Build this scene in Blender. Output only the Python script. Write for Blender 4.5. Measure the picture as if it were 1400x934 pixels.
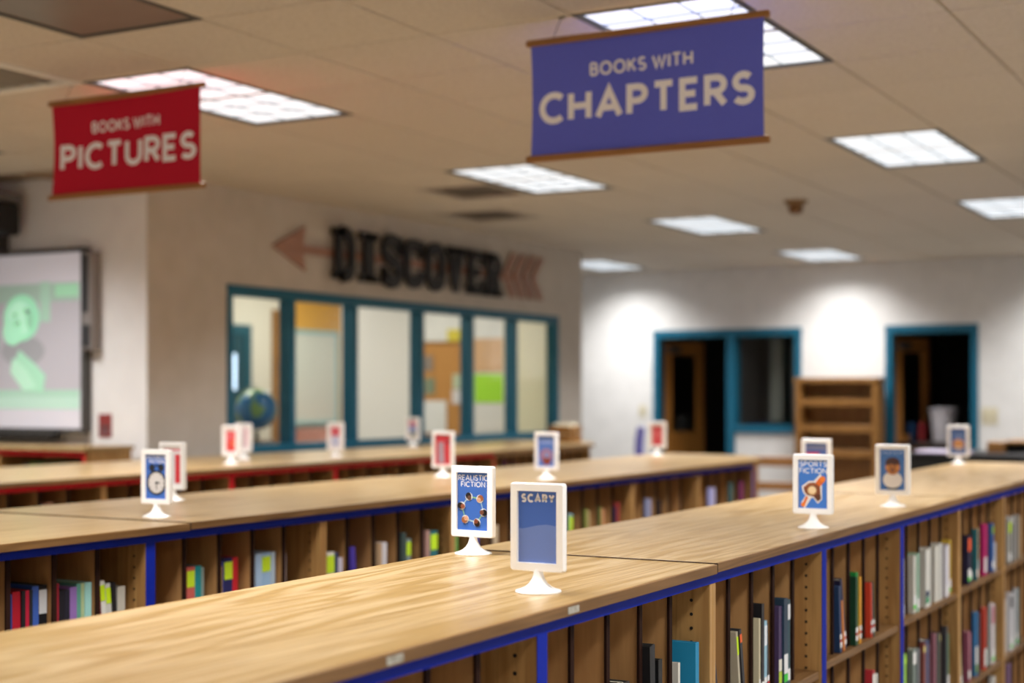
import bpy, bmesh, math, random
from mathutils import Vector
random.seed(7)
for o in list(bpy.data.objects): bpy.data.objects.remove(o)
SC = bpy.context.scene
COL = SC.collection

# ---------------------------------------------------------------- camera, world, exposure
CAMZ = 1.457
YAW = math.atan(1142/2050)          # angle between the view direction and the shelf rows (+X)
cam_d = bpy.data.cameras.new('camera')
cam = bpy.data.objects.new('camera', cam_d); COL.objects.link(cam)
cam.location = (0, 0, CAMZ)
cam.rotation_euler = (math.pi/2, 0, YAW - math.pi/2)
cam_d.sensor_width = 36; cam_d.lens = 2050/1400*36
cam_d.shift_y = 72/1400
cam_d.clip_start = 0.05
cam_d.dof.use_dof = True; cam_d.dof.focus_distance = 3.3; cam_d.dof.aperture_fstop = 2.1
SC.camera = cam
w = bpy.data.worlds.new('world'); SC.world = w; w.use_nodes = True
w.node_tree.nodes['Background'].inputs[0].default_value = (.05, .05, .05, 1)
SC.view_settings.view_transform = 'Standard'; SC.view_settings.look = 'None'
SC.view_settings.gamma = 1; SC.view_settings.use_curve_mapping = False
SC.view_settings.exposure = 0.05
LAMP_W = 50.0          # watts of one ceiling troffer
LAMP_SPREAD = 130      # degrees
LENS = 1.0            # brightness of the troffer lens

# ---------------------------------------------------------------- helpers
def lin(c):
    if isinstance(c, str):
        c = tuple(int(c[i:i+2], 16)/255 for i in (0, 2, 4))
    return tuple(x/12.92 if x <= .04045 else ((x+.055)/1.055)**2.4 for x in c) + (1,)
_m = {}
def mat(col, rough=.55, spec=.4, metal=0, emit=0, coat=0, name=None):
    k = (col, rough, spec, metal, emit, coat)
    if k in _m: return _m[k]
    m = bpy.data.materials.new(name or 'paint_' + str(col)); m.use_nodes = True
    b = m.node_tree.nodes['Principled BSDF']
    b.inputs['Base Color'].default_value = lin(col)
    b.inputs['Roughness'].default_value = rough
    b.inputs['Specular IOR Level'].default_value = spec
    b.inputs['Metallic'].default_value = metal
    b.inputs['Coat Weight'].default_value = coat
    if emit:
        b.inputs['Emission Color'].default_value = lin(col); b.inputs['Emission Strength'].default_value = emit
    _m[k] = m; return m
def noisy(name, c1, c2, scale, rough=.6, detail=4, bump=0, vary=0, spec=.4, stretch=(1, 1, 1), ramp=(.35, .65), distort=0):
    """two-tone noise material in object space; stretch lengthens the grain along an axis"""
    m = bpy.data.materials.new(name); m.use_nodes = True; nt = m.node_tree; N = nt.nodes; L = nt.links
    b = N['Principled BSDF']; b.inputs['Roughness'].default_value = rough; b.inputs['Specular IOR Level'].default_value = spec
    tc = N.new('ShaderNodeTexCoord'); mp = N.new('ShaderNodeMapping'); mp.inputs['Scale'].default_value = stretch
    L.new(tc.outputs['Object'], mp.inputs[0])
    info = N.new('ShaderNodeObjectInfo')
    add = N.new('ShaderNodeVectorMath'); add.operation = 'ADD'
    mul = N.new('ShaderNodeMath'); mul.operation = 'MULTIPLY'; mul.inputs[1].default_value = 37.0
    L.new(info.outputs['Random'], mul.inputs[0]); L.new(mp.outputs[0], add.inputs[0]); L.new(mul.outputs[0], add.inputs[1])
    n = N.new('ShaderNodeTexNoise'); n.inputs['Scale'].default_value = scale; n.inputs['Detail'].default_value = detail
    n.inputs['Distortion'].default_value = distort
    L.new(add.outputs[0], n.inputs['Vector'])
    r = N.new('ShaderNodeValToRGB'); r.color_ramp.elements[0].position = ramp[0]; r.color_ramp.elements[1].position = ramp[1]
    r.color_ramp.elements[0].color = lin(c1); r.color_ramp.elements[1].color = lin(c2)
    L.new(n.outputs['Fac'], r.inputs[0])
    out = r.outputs[0]
    if vary:
        hs = N.new('ShaderNodeHueSaturation')
        ma = N.new('ShaderNodeMapRange'); ma.inputs['To Min'].default_value = 1-vary; ma.inputs['To Max'].default_value = 1+vary
        L.new(info.outputs['Random'], ma.inputs['Value']); L.new(ma.outputs[0], hs.inputs['Value']); L.new(out, hs.inputs['Color']); out = hs.outputs[0]
    L.new(out, b.inputs['Base Color'])
    if bump:
        bp = N.new('ShaderNodeBump'); bp.inputs['Strength'].default_value = bump; bp.inputs['Distance'].default_value = .002
        L.new(n.outputs['Fac'], bp.inputs['Height']); L.new(bp.outputs[0], b.inputs['Normal'])
    return m
def oak(name, light, mid, dark, rough, axis=0, scale=1.0):
    """oak veneer: long cathedral grain plus fine pores, running along one axis"""
    m = bpy.data.materials.new(name); m.use_nodes = True; nt = m.node_tree; N = nt.nodes; L = nt.links
    b = N['Principled BSDF']; b.inputs['Roughness'].default_value = rough; b.inputs['Specular IOR Level'].default_value = .45
    tc = N.new('ShaderNodeTexCoord'); info = N.new('ShaderNodeObjectInfo')
    mul = N.new('ShaderNodeMath'); mul.operation = 'MULTIPLY'; mul.inputs[1].default_value = 23.0
    L.new(info.outputs['Random'], mul.inputs[0])
    def layer(long, cross, sc, det, dist):
        mp = N.new('ShaderNodeMapping'); s = [cross]*3; s[axis] = long; mp.inputs['Scale'].default_value = s
        L.new(tc.outputs['Object'], mp.inputs[0])
        add = N.new('ShaderNodeVectorMath'); add.operation = 'ADD'
        L.new(mp.outputs[0], add.inputs[0]); L.new(mul.outputs[0], add.inputs[1])
        n = N.new('ShaderNodeTexNoise'); n.inputs['Scale'].default_value = sc*scale; n.inputs['Detail'].default_value = det; n.inputs['Distortion'].default_value = dist
        L.new(add.outputs[0], n.inputs['Vector']); return n
    a = layer(.10, 1.5, 3.4, 3, .5)
    wv = N.new('ShaderNodeMath'); wv.operation = 'MULTIPLY'; wv.inputs[1].default_value = 95
    L.new(a.outputs['Fac'], wv.inputs[0])
    sn = N.new('ShaderNodeMath'); sn.operation = 'SINE'; L.new(wv.outputs[0], sn.inputs[0])
    r1 = N.new('ShaderNodeValToRGB'); r1.color_ramp.elements[0].position = .15; r1.color_ramp.elements[1].position = .95
    r1.color_ramp.elements[0].color = lin(light); r1.color_ramp.elements[1].color = lin(mid)
    ms = N.new('ShaderNodeMapRange'); ms.inputs['From Min'].default_value = -1; L.new(sn.outputs[0], ms.inputs['Value'])
    L.new(ms.outputs[0], r1.inputs[0])
    p = layer(1.2, 34, 4.0, 4, .3)
    r2 = N.new('ShaderNodeValToRGB'); r2.color_ramp.elements[0].position = .50; r2.color_ramp.elements[1].position = .74
    r2.color_ramp.elements[0].color = (0, 0, 0, 1); r2.color_ramp.elements[1].color = (.6, .6, .6, 1)
    L.new(p.outputs['Fac'], r2.inputs[0])
    mx = N.new('ShaderNodeMix'); mx.data_type = 'RGBA'; L.new(r2.outputs[0], mx.inputs['Factor'])
    L.new(r1.outputs[0], mx.inputs['A']); mx.inputs['B'].default_value = lin(dark)
    L.new(mx.outputs['Result'], b.inputs['Base Color'])
    bp = N.new('ShaderNodeBump'); bp.inputs['Strength'].default_value = .08; bp.inputs['Distance'].default_value = .001
    L.new(p.outputs['Fac'], bp.inputs['Height']); L.new(bp.outputs[0], b.inputs['Normal'])
    return m

class MB:
    """collects shapes into one mesh"""
    def __init__(s): s.v = []; s.f = []; s.mi = []; s.mats = []
    def slot(s, m):
        if m not in s.mats: s.mats.append(m)
        return s.mats.index(m)
    def poly(s, pts, m=None):
        i = len(s.v); s.v += [tuple(p) for p in pts]; s.f.append(tuple(range(i, i+len(pts)))); s.mi.append(s.slot(m) if m else 0)
    def box(s, x0, x1, y0, y1, z0, z1, m=None):
        if x0 > x1: x0, x1 = x1, x0
        if y0 > y1: y0, y1 = y1, y0
        if z0 > z1: z0, z1 = z1, z0
        i = len(s.v)
        s.v += [(x0,y0,z0),(x1,y0,z0),(x1,y1,z0),(x0,y1,z0),(x0,y0,z1),(x1,y0,z1),(x1,y1,z1),(x0,y1,z1)]
        for q in ((0,3,2,1),(4,5,6,7),(0,1,5,4),(1,2,6,5),(2,3,7,6),(3,0,4,7)):
            s.f.append(tuple(i+k for k in q)); s.mi.append(s.slot(m) if m else 0)
        return s
    def lathe(s, prof, n=24, cx=0, cy=0, m=None):
        """prof: (r, z) pairs from bottom to top"""
        i = len(s.v)
        for r, z in prof:
            for k in range(n):
                a = 2*math.pi*k/n; s.v.append((cx+r*math.cos(a), cy+r*math.sin(a), z))
        for j in range(len(prof)-1):
            for k in range(n):
                s.f.append((i+j*n+k, i+j*n+(k+1)%n, i+(j+1)*n+(k+1)%n, i+(j+1)*n+k)); s.mi.append(s.slot(m) if m else 0)
        s.f.append(tuple(i+k for k in reversed(range(n)))); s.mi.append(s.slot(m) if m else 0)
        s.f.append(tuple(i+(len(prof)-1)*n+k for k in range(n))); s.mi.append(s.slot(m) if m else 0)
        return s
    def tube(s, pts, r, n=8, m=None):
        pts = [Vector(p) for p in pts]; i = len(s.v)
        for j, p in enumerate(pts):
            d = (pts[min(j+1, len(pts)-1)] - pts[max(j-1, 0)]).normalized()
            u = d.cross(Vector((0, 0, 1)));
            if u.length < .01: u = d.cross(Vector((0, 1, 0)))
            u.normalize(); v = d.cross(u)
            for k in range(n):
                a = 2*math.pi*k/n; s.v.append(tuple(p + u*r*math.cos(a) + v*r*math.sin(a)))
        for j in range(len(pts)-1):
            for k in range(n):
                s.f.append((i+j*n+k, i+j*n+(k+1)%n, i+(j+1)*n+(k+1)%n, i+(j+1)*n+k)); s.mi.append(s.slot(m) if m else 0)
        s.f.append(tuple(i+k for k in reversed(range(n)))); s.mi.append(s.slot(m) if m else 0)
        e = i+(len(pts)-1)*n
        s.f.append(tuple(e+k for k in range(n))); s.mi.append(s.slot(m) if m else 0)
        return s
    def prism(s, pts2, d0, d1, plane, m=None):
        """extrude a 2D outline; plane maps (a, b, depth) to a point"""
        n = len(pts2); i = len(s.v)
        s.v += [plane(a, b, d0) for a, b in pts2] + [plane(a, b, d1) for a, b in pts2]
        k = s.slot(m) if m else 0
        s.f.append(tuple(i+j for j in range(n))); s.mi.append(k)
        s.f.append(tuple(i+n+j for j in reversed(range(n)))); s.mi.append(k)
        for j in range(n):
            s.f.append((i+j, i+n+j, i+n+(j+1)%n, i+(j+1)%n)); s.mi.append(k)
        return s
    def mesh(s, name, bevel=0, seg=1, smooth=False):
        me = bpy.data.meshes.new(name); me.from_pydata(s.v, [], s.f)
        for m in s.mats: me.materials.append(m)
        if s.mats:
            me.polygons.foreach_set('material_index', s.mi)
        bm = bmesh.new(); bm.from_mesh(me)
        bmesh.ops.recalc_face_normals(bm, faces=bm.faces)
        if bevel:
            bmesh.ops.bevel(bm, geom=list(bm.edges), offset=bevel, segments=seg, affect='EDGES', profile=.6, clamp_overlap=True)
        bm.to_mesh(me); bm.free()
        if smooth:
            me.polygons.foreach_set('use_smooth', [True]*len(me.polygons))
            me.set_sharp_from_angle(angle=math.radians(40))
        return me
    def build(s, name, m=None, parent=None, bevel=0, smooth=False, seg=1):
        me = s.mesh(name, bevel, seg, smooth)
        if m and not s.mats: me.materials.append(m)
        return link(name, me, parent)
def link(name, me, parent=None):
    o = bpy.data.objects.new(name, me); COL.objects.link(o)
    if parent: o.parent = parent
    return o
def box(name, x0, x1, y0, y1, z0, z1, m, parent=None, bevel=0):
    return MB().box(x0, x1, y0, y1, z0, z1).build(name, m, parent, bevel)
def tag(o, label, cat, group=None):
    o['label'] = label; o['category'] = cat
    if group: o['group'] = group
    return o
def thing(name, label, cat, loc=(0, 0, 0), rz=0, group=None):
    o = bpy.data.objects.new(name, None); COL.objects.link(o); o.location = loc; o.rotation_euler = (0, 0, rz)
    o.empty_display_size = .1
    return tag(o, label, cat, group)
def struct(o): o['kind'] = 'structure'; return o
def stuff(o): o['kind'] = 'stuff'; return o
ORD = ['first', 'second', 'third', 'fourth', 'fifth', 'sixth', 'seventh', 'eighth', 'ninth', 'tenth']

def arc(cx, cy, rx, ry, a0, a1, n=14):
    return [(cx+rx*math.cos(math.radians(a0+(a1-a0)*k/n)), cy+ry*math.sin(math.radians(a0+(a1-a0)*k/n))) for k in range(n+1)]
def ribbon(pts, wd, closed=False):
    """quads of a constant-width stroke along a polyline"""
    n = len(pts); L = []; R = []
    for i in range(n):
        if closed: a, b, c = pts[i-1], pts[i], pts[(i+1) % n]
        else: a, b, c = pts[max(i-1, 0)], pts[i], pts[min(i+1, n-1)]
        d1 = Vector((b[0]-a[0], b[1]-a[1])); d2 = Vector((c[0]-b[0], c[1]-b[1]))
        if d1.length < 1e-9: d1 = d2
        if d2.length < 1e-9: d2 = d1
        d1.normalize(); d2.normalize()
        n1 = Vector((-d1.y, d1.x)); n2 = Vector((-d2.y, d2.x)); mm = n1+n2
        if mm.length < 1e-6: mm = n1
        mm.normalize(); k = min(1/max(mm.dot(n1), .3), 2.2)
        L.append((b[0]+mm.x*wd/2*k, b[1]+mm.y*wd/2*k)); R.append((b[0]-mm.x*wd/2*k, b[1]-mm.y*wd/2*k))
    q = []
    for i in range(n if closed else n-1):
        j = (i+1) % n; q.append([L[i], L[j], R[j], R[i]])
    return q
_bowl = lambda cx, cy, rx, ry: arc(cx, cy, rx, ry, 90, -90, 10)
GL = {
 'A': (.86, [[(0,0),(.5,1),(1,0)], [(.22,.33),(.78,.33)]]),
 'B': (.60, [[(0,0),(0,1)], [(0,1),(.5,1)]+_bowl(.5,.77,.4,.23)+[(0,.54)], [(0,.54),(.55,.54)]+_bowl(.55,.27,.45,.27)+[(0,0)]]),
 'C': (.78, [arc(.6,.5,.6,.5,48,312,22)]),
 'E': (.56, [[(1,1),(0,1),(0,0),(1,0)], [(0,.51),(.88,.51)]]),
 'F': (.54, [[(1,1),(0,1),(0,0)], [(0,.5),(.85,.5)]]),
 'H': (.70, [[(0,0),(0,1)], [(1,0),(1,1)], [(0,.5),(1,.5)]]),
 'I': (.0, [[(.5,0),(.5,1)]]),
 'K': (.64, [[(0,0),(0,1)], [(1,1),(.05,.42)], [(.32,.6),(1,0)]]),
 'L': (.50, [[(0,1),(0,0),(1,0)]]),
 'M': (.84, [[(0,0),(0,1),(.5,.3),(1,1),(1,0)]]),
 'N': (.72, [[(0,0),(0,1),(1,0),(1,1)]]),
 'O': (.96, ['closed', arc(.5,.5,.5,.5,0,345,23)]),
 'P': (.60, [[(0,0),(0,1),(.5,1)]+_bowl(.5,.735,.5,.265)+[(0,.47)]]),
 'R': (.64, [[(0,0),(0,1),(.5,1)]+_bowl(.5,.735,.46,.265)+[(0,.47)], [(.45,.47),(1,0)]]),
 'S': (.60, [arc(.5,.745,.46,.255,35,270,14)[:-1]+arc(.5,.25,.5,.25,90,-150,16)]),
 'T': (.68, [[(.5,0),(.5,1)], [(0,1),(1,1)]]),
 'U': (.72, [[(0,1),(0,.36)]+arc(.5,.36,.5,.36,180,360,14)+[(1,1)]]),
 'W': (1.15, [[(0,1),(.27,0),(.5,.9),(.73,0),(1,1)]]),
 'Y': (.76, [[(0,1),(.5,.48),(1,1)], [(.5,.48),(.5,0)]]),
}
def lettering(text, x0, x1, y0, y1, wgt=.17):
    """2D quads of a geometric sans line of text fitted into a rectangle (metric units)"""
    h = abs(y1-y0); gap = .11; sgn = 1 if y1 > y0 else -1
    n = len(text.replace(' ', '')); sp = text.count(' ')*.30
    k = ((x1-x0)/h - n*wgt - (n-1)*gap - sp)/sum(GL[c][0] for c in text if c != ' ')
    adv = 0; letters = []
    for ch in text:
        if ch == ' ': adv += .30; continue
        quads = []
        W, st = GL[ch]; W *= k; closed = st[0] == 'closed'
        for pl in (st[1:] if closed else st):
            pts = [(x0 + (adv + wgt/2 + px*W)*h, y0 + sgn*(wgt/2 + py*(1-wgt))*h) for px, py in pl]
            quads += ribbon(pts, wgt*h, closed)
        letters.append(quads); adv += W + wgt + gap
    return letters

# ---------------------------------------------------------------- materials
M_TOP = oak('oak_countertop', 'B4986D', '9C7C49', '6E4D25', .30)
M_EDGE = oak('oak_edge', '7C5932', '6C4B25', '4E3418', .5)
M_WOOD = oak('oak_case', 'B48A52', 'A37844', '7A5429', .5, axis=2)
M_DIV = noisy('brown_divider', 'B08250', 'BE8F5A', 9, .55, stretch=(6, 6, .6), vary=.06)
M_DARKEDGE = mat('2A1710', .7, spec=.1)
M_BLUE = mat('0C2494', .6, spec=.15); M_RED = mat('CC1C26', .6, spec=.15)
M_WALL = noisy('white_wall', 'DFDDDA', 'E6E4E1', 6, .8, bump=.05)
M_CEIL = noisy('ceiling_tile', 'C6BBAB', 'D0C6B7', 60, .9, bump=.25, vary=.025)
M_GRID = mat('A8967E', .7)
M_TEAL = mat('0E5F7A', .45)
M_FLOOR = noisy('carpet', '78736C', '88827A', 40, .95)
M_WHITE = mat('F2EFEA', .35, coat=.2); M_DARK = mat('14130F', .6)
M_BLACK = mat('1A1716', .5)
M_METAL = mat('9A9A98', .35, metal=.8)
M_HONEY = oak('honey_wood', '9E7038', '8C5F2B', '68431B', .45, axis=2)

# ---------------------------------------------------------------- the room
WY, WX0, WX1, BX, CZ = 6.6, 7.13, 13.26, 15.7, 2.857
RX0, RY0, RY1 = -2.4, -1.4, 10.3
struct(box('floor', RX0-.2, BX+4.2, RY0-.2, RY1+.2, -.1, 0, M_FLOOR))
ceiling = struct(box('ceiling', RX0-.2, BX+4.2, RY0-.2, RY1+.2, 2.885, 3.0, M_GRID))
# wall with the DISCOVER lettering, opening for the window band
WIN = (7.896, 12.754, 1.055, 2.2)
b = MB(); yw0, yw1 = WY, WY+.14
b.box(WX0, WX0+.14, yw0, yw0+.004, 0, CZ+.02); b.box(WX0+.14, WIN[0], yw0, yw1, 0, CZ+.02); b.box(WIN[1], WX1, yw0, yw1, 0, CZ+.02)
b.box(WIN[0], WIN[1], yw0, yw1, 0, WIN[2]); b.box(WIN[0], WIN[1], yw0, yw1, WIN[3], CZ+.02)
struct(b.build('wall_discover', noisy('shade_toned_wall', 'C2BAAE', 'C9C1B6', 6, .8, bump=.05)))  # darker tone paints in the weaker light on this wall
struct(box('wall_screen', WX0, WX0+.14, WY+.004, RY1, 0, CZ+.02, noisy('light_toned_wall', 'EAE8E6', 'EFEDEB', 6, .8, bump=.05)))  # whiter tone paints in the stronger light on this wall
struct(box('wall_corridor', WX1-.14, WX1, WY+.14, RY1, 0, CZ+.02, M_WALL))
struct(box('wall_left', RX0, BX, RY1, RY1+.15, 0, CZ+.02, M_WALL))
struct(box('wall_rear', RX0-.15, RX0, RY0, RY1, 0, CZ+.02, mat('F0EFEC', .8)))
struct(box('wall_right', RX0, BX+.15, RY0-.15, RY0, 0, CZ+.02, M_WALL))
# far wall with two openings
D1 = (5.158, 6.906, 2.18); D2 = (3.29, 4.251, 2.18); SILL = 1.03; MULX = 5.967
b = MB(); x0, x1 = BX, BX+.14
b.box(x0, x1, D1[1], RY1, 0, CZ+.02); b.box(x0, x1, D2[1], D1[0], 0, CZ+.02); b.box(x0, x1, RY0, D2[0], 0, CZ+.02)
b.box(x0, x1, D1[0], D1[1], D1[2], CZ+.02); b.box(x0, x1, D2[0], D2[1], D2[2], CZ+.02)
b.box(x0, x1, D1[0], MULX, 0, SILL)
struct(b.build('wall_back', M_WALL))
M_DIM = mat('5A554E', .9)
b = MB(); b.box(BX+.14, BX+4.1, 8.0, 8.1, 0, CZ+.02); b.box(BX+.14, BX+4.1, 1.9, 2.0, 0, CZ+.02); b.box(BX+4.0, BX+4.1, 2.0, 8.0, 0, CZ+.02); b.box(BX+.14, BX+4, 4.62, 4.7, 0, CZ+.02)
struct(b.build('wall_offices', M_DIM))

# ceiling tiles
TP = .615; TX, TY = 4.945, 1.275
fx = math.cos(YAW), math.sin(YAW)
def pix(x, y, z):
    d = x*fx[0]+y*fx[1]; r = x*fx[1]-y*fx[0]
    if d < .2: return None
    return 700+2050*r/d, 539-2050*(z-CAMZ)/d
cells_light = [(0,1),(5,1),(10,1),(15,1),(0,5),(5,5),(10,5),(15,5),(15,9),(0,9),(-5,1),(-5,5),(-5,9),(-10,1),(-10,5),(-10,9),(-10,-3),(-5,-3),(0,-3),(5,-3)]  # unseen right-aisle and rearmost panels are added as fill light
cells_vent = [(-1,6),(6,6),(8,7)]
used = set()
for i, j in cells_light: used |= {(i, j), (i+1, j)}
used |= set(cells_vent) | {(-3,4), (-2,4)}
g = .006
tile_me = MB().box(g, TP-g, g, TP-g, 0, .018).mesh('ceiling_tile', bevel=.003); tile_me.materials.append(M_CEIL)
rest = MB()
for i in range(-12, 18):
    for j in range(-5, 15):
        if (i, j) in used: continue
        x, y = TX+i*TP, TY+j*TP
        cx, cy = x+TP/2, y+TP/2
        if cx < RX0-.2 or cx > BX+.2 or cy < RY0-.2 or cy > RY1+.2: continue
        if cy > WY-.1 and WX0-.1 < cx < WX1+.1 and not (cy < WY+.2): continue
        p = pix(cx, cy, CZ)
        if p and -90 < p[0] < 1490 and -90 < p[1] < 420 :
            o = link('ceiling_tile', tile_me, ceiling); o.location = (x, y, CZ)
        else:
            rest.box(x+g, x+TP-g, y+g, y+TP-g, CZ, CZ+.018)
stuff(rest.build('ceiling_tiles_beyond', M_CEIL, ceiling))
b = MB()
for i in range(-11, 18): b.box(TX+i*TP-.012, TX+i*TP+.012, RY0, RY1, CZ+.006, CZ+.026)
for j in range(-4, 15): b.box(RX0, BX, TY+j*TP-.012, TY+j*TP+.012, CZ+.0065, CZ+.0255)
b.build('ceiling_grid', M_GRID, ceiling)

# ceiling light troffers
M_LENS = bpy.data.materials.new('lit_lens'); M_LENS.use_nodes = True
nt = M_LENS.node_tree; bb = nt.nodes['Principled BSDF']; bb.inputs['Base Color'].default_value = (.8,.8,.8,1)
bb.inputs['Emission Color'].default_value = (.84, .92, 1, 1); bb.inputs['Emission Strength'].default_value = LENS
tcn = nt.nodes.new('ShaderNodeTexCoord'); wn = nt.nodes.new('ShaderNodeTexNoise'); wn.inputs['Scale'].default_value = 14
mr = nt.nodes.new('ShaderNodeMapRange'); mr.inputs['To Min'].default_value = LENS*.86; mr.inputs['To Max'].default_value = LENS*1.12
nt.links.new(tcn.outputs['Object'], wn.inputs['Vector']); nt.links.new(wn.outputs['Fac'], mr.inputs['Value']); nt.links.new(mr.outputs[0], bb.inputs['Emission Strength'])
M_TRIM = mat('4A4A48', .5); M_FIN = mat('A8B4BC', .4)
lamp_d = bpy.data.lights.new('troffer_lamp', 'AREA'); lamp_d.shape = 'RECTANGLE'; lamp_d.size = 1.14; lamp_d.size_y = .52
lamp_d.energy = LAMP_W; lamp_d.color = (.98, .98, .98); lamp_d.spread = math.radians(LAMP_SPREAD)
lamp_far = lamp_d.copy(); lamp_far.energy = LAMP_W*.8      # turned down to soften the bright scallops on the far wall
fw, fl = TP, 2*TP
fr_me = MB(); t = .022
fr_me.box(0, fl, 0, t, 0, .03).box(0, fl, fw-t, fw, 0, .03).box(0, t, t, fw-t, 0, .03).box(fl-t, fl, t, fw-t, 0, .03)
fr_me = fr_me.mesh('light_frame'); fr_me.materials.append(M_TRIM)
ln_me = MB().box(t, fl-t, t, fw-t, .012, .02).mesh('lens'); ln_me.materials.append(M_LENS)
fin_l = MB().box(t, fl-t, -.002, .002, .006, .012).mesh('louver_fin'); fin_l.materials.append(M_FIN)
fin_s = MB().box(-.002, .002, t, fw-t, .006, .012).mesh('louver_fin'); fin_s.materials.append(M_FIN)
LN = {(0,1): 'lit ceiling light panel partly hidden behind the blue hanging banner',
 (5,1): 'lit ceiling light panel right of the blue banner, largest on the right side',
 (10,1): 'lit ceiling light panel cut by the right edge of the photo',
 (0,5): 'lit ceiling light panel partly hidden behind the red hanging banner',
 (5,5): 'lit ceiling light panel just below the bottom edge of the blue banner',
 (10,5): 'small lit ceiling light panel left of the brown ceiling detector',
 (15,5): 'small lit ceiling light panel near the back wall, above the wooden bookcase',
 (15,9): 'lit ceiling light panel beside the far end of the lettered wall',
 (15,1): 'lit ceiling light panel by the back wall beyond the right edge'}
for i, j in cells_light:
    L = thing('ceiling_light', LN.get((i, j), 'unseen ceiling light panel outside the picture, %s along the row over %s' % (ORD[(i+15)//4 if i < 0 else 4+i//5], {1: 'the near shelves', 5: 'the middle shelves', 9: 'the left wall', -3: 'the right aisle, added as fill'}[j])), 'light', (TX+i*TP, TY+j*TP, CZ-.002), 0, 'recessed ceiling light panels')
    link('light_frame', fr_me, L); link('lens', ln_me, L)
    for k in (1, 2): o = link('louver_fin', fin_l, L); o.location.y = t+(fw-2*t)*k/3
    for k in range(1, 6): o = link('louver_fin', fin_s, L); o.location.x = t+(fl-2*t)*k/6
    la = bpy.data.objects.new('lamp', lamp_far if i == 15 else lamp_d); COL.objects.link(la); la.parent = L; la.location = (fl/2, fw/2, -.004)
# air vents
def vent(i, j, label, n=1, dark=False):
    v = thing('ceiling_vent', label, 'vent', (TX+i*TP, TY+j*TP, CZ-.004), 0, 'ceiling air vents')
    L = n*TP; mw = mat('B0A598' if dark else 'E6E2DA', .6)
    b = MB(); b.box(0, L, 0, .05, 0, .02).box(0, L, TP-.05, TP, 0, .02).box(0, .05, .05, TP-.05, 0, .02).box(L-.05, L, .05, TP-.05, 0, .02)
    b.build('vent_frame', mw, v)
    box('vent_back', .05, L-.05, .05, TP-.05, .016, .022, mat('958A7E' if dark else 'BDB6AA', .7), v)
    k = 6
    for q in range(k):
        y = .05+(TP-.1)*(q+.5)/k
        s = MB(); s.poly([(.05,y-.03,.002),(L-.05,y-.03,.002),(L-.05,y+.022,.014),(.05,y+.022,.014)]); s.poly([(.05,y-.03,.004),(.05,y+.022,.016),(L-.05,y+.022,.016),(L-.05,y-.03,.004)])
        s.build('vent_slat', mw, v)
u = thing('ceiling_light', 'unlit dark grey ceiling light panel at top left corner', 'light', (TX-3*TP, TY+4*TP, CZ-.002), 0, 'recessed ceiling light panels')
link('light_frame', fr_me, u); box('lens', t, fl-t, t, fw-t, .006, .02, noisy('unlit_lens', '776A62', '7F726A', 5, .4), u)
vent(-1, 6, 'pale ceiling air vent with dark slot left of the red banner')
vent(6, 6, 'dark slatted ceiling vent beside light panel, nearer of two', 1, True)
vent(8, 7, 'dark slatted ceiling vent above the lettering, farther of two', 1, True)
d = thing('smoke_detector', 'brown round ceiling detector between the far light panels', 'detector', (10.46, 3.48, CZ))
MB().lathe([(.075,-.03),(.085,-.012),(.085,0)]).build('detector_plate', mat('8A6B45', .6), d, smooth=True)
MB().lathe([(.03,-.10),(.05,-.085),(.055,-.05),(.045,-.03)]).build('detector_head', mat('7A5630', .5), d, smooth=True)

# ---------------------------------------------------------------- window band in the lettered wall
wx0, wx1, wz0, wz1 = WIN
win = struct(bpy.data.objects.new('window_1', None)); COL.objects.link(win)
y0, y1 = WY-.012, WY+.10
fwid = .055
b = MB(); b.box(wx0, wx1, y0, y1, wz1-.07, wz1+.0); b.build('frame_head', M_TEAL, win, .003)
MB().box(wx0, wx1, y0-.03, y1, wz0-.02, wz0+.05).build('frame_sill', M_TEAL, win, .003)
mull = [wx0+fwid/2, 8.615, 9.39, 10.33, 11.13, 11.91, wx1-fwid/2]
for k, mx in enumerate(mull):
    MB().box(mx-fwid/2, mx+fwid/2, y0, y1, wz0+.05, wz1-.07).build('mullion', M_TEAL, win, .003)
M_GLASS = bpy.data.materials.new('window_glass'); M_GLASS.use_nodes = True
nt = M_GLASS.node_tree; nt.nodes.remove(nt.nodes['Principled BSDF'])
tr = nt.nodes.new('ShaderNodeBsdfTransparent'); tr.inputs[0].default_value = (.93,.96,.95,1)
gl = nt.nodes.new('ShaderNodeBsdfGlossy'); gl.inputs['Roughness'].default_value = .02
fz = nt.nodes.new('ShaderNodeFresnel'); fz.inputs[0].default_value = 1.45; mx_ = nt.nodes.new('ShaderNodeMixShader')
ge = nt.nodes.new('ShaderNodeNewGeometry'); iv = nt.nodes.new('ShaderNodeMath'); iv.operation = 'SUBTRACT'; iv.inputs[0].default_value = 1
nt.links.new(ge.outputs['Backfacing'], iv.inputs[1]); fm = nt.nodes.new('ShaderNodeMath'); fm.operation = 'MULTIPLY'
nt.links.new(iv.outputs[0], fm.inputs[0]); nt.links.new(fz.outputs[0], fm.inputs[1]); nt.links.new(fm.outputs[0], mx_.inputs[0]); nt.links.new(tr.outputs[0], mx_.inputs[1]); nt.links.new(gl.outputs[0], mx_.inputs[2])
nt.links.new(mx_.outputs[0], nt.nodes['Material Output'].inputs[0])
for k in range(6):
    MB().box(mull[k]+fwid/2, mull[k+1]-fwid/2, WY+.05, WY+.055, wz0+.05, wz1-.07).build('pane', M_GLASS, win)
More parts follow.
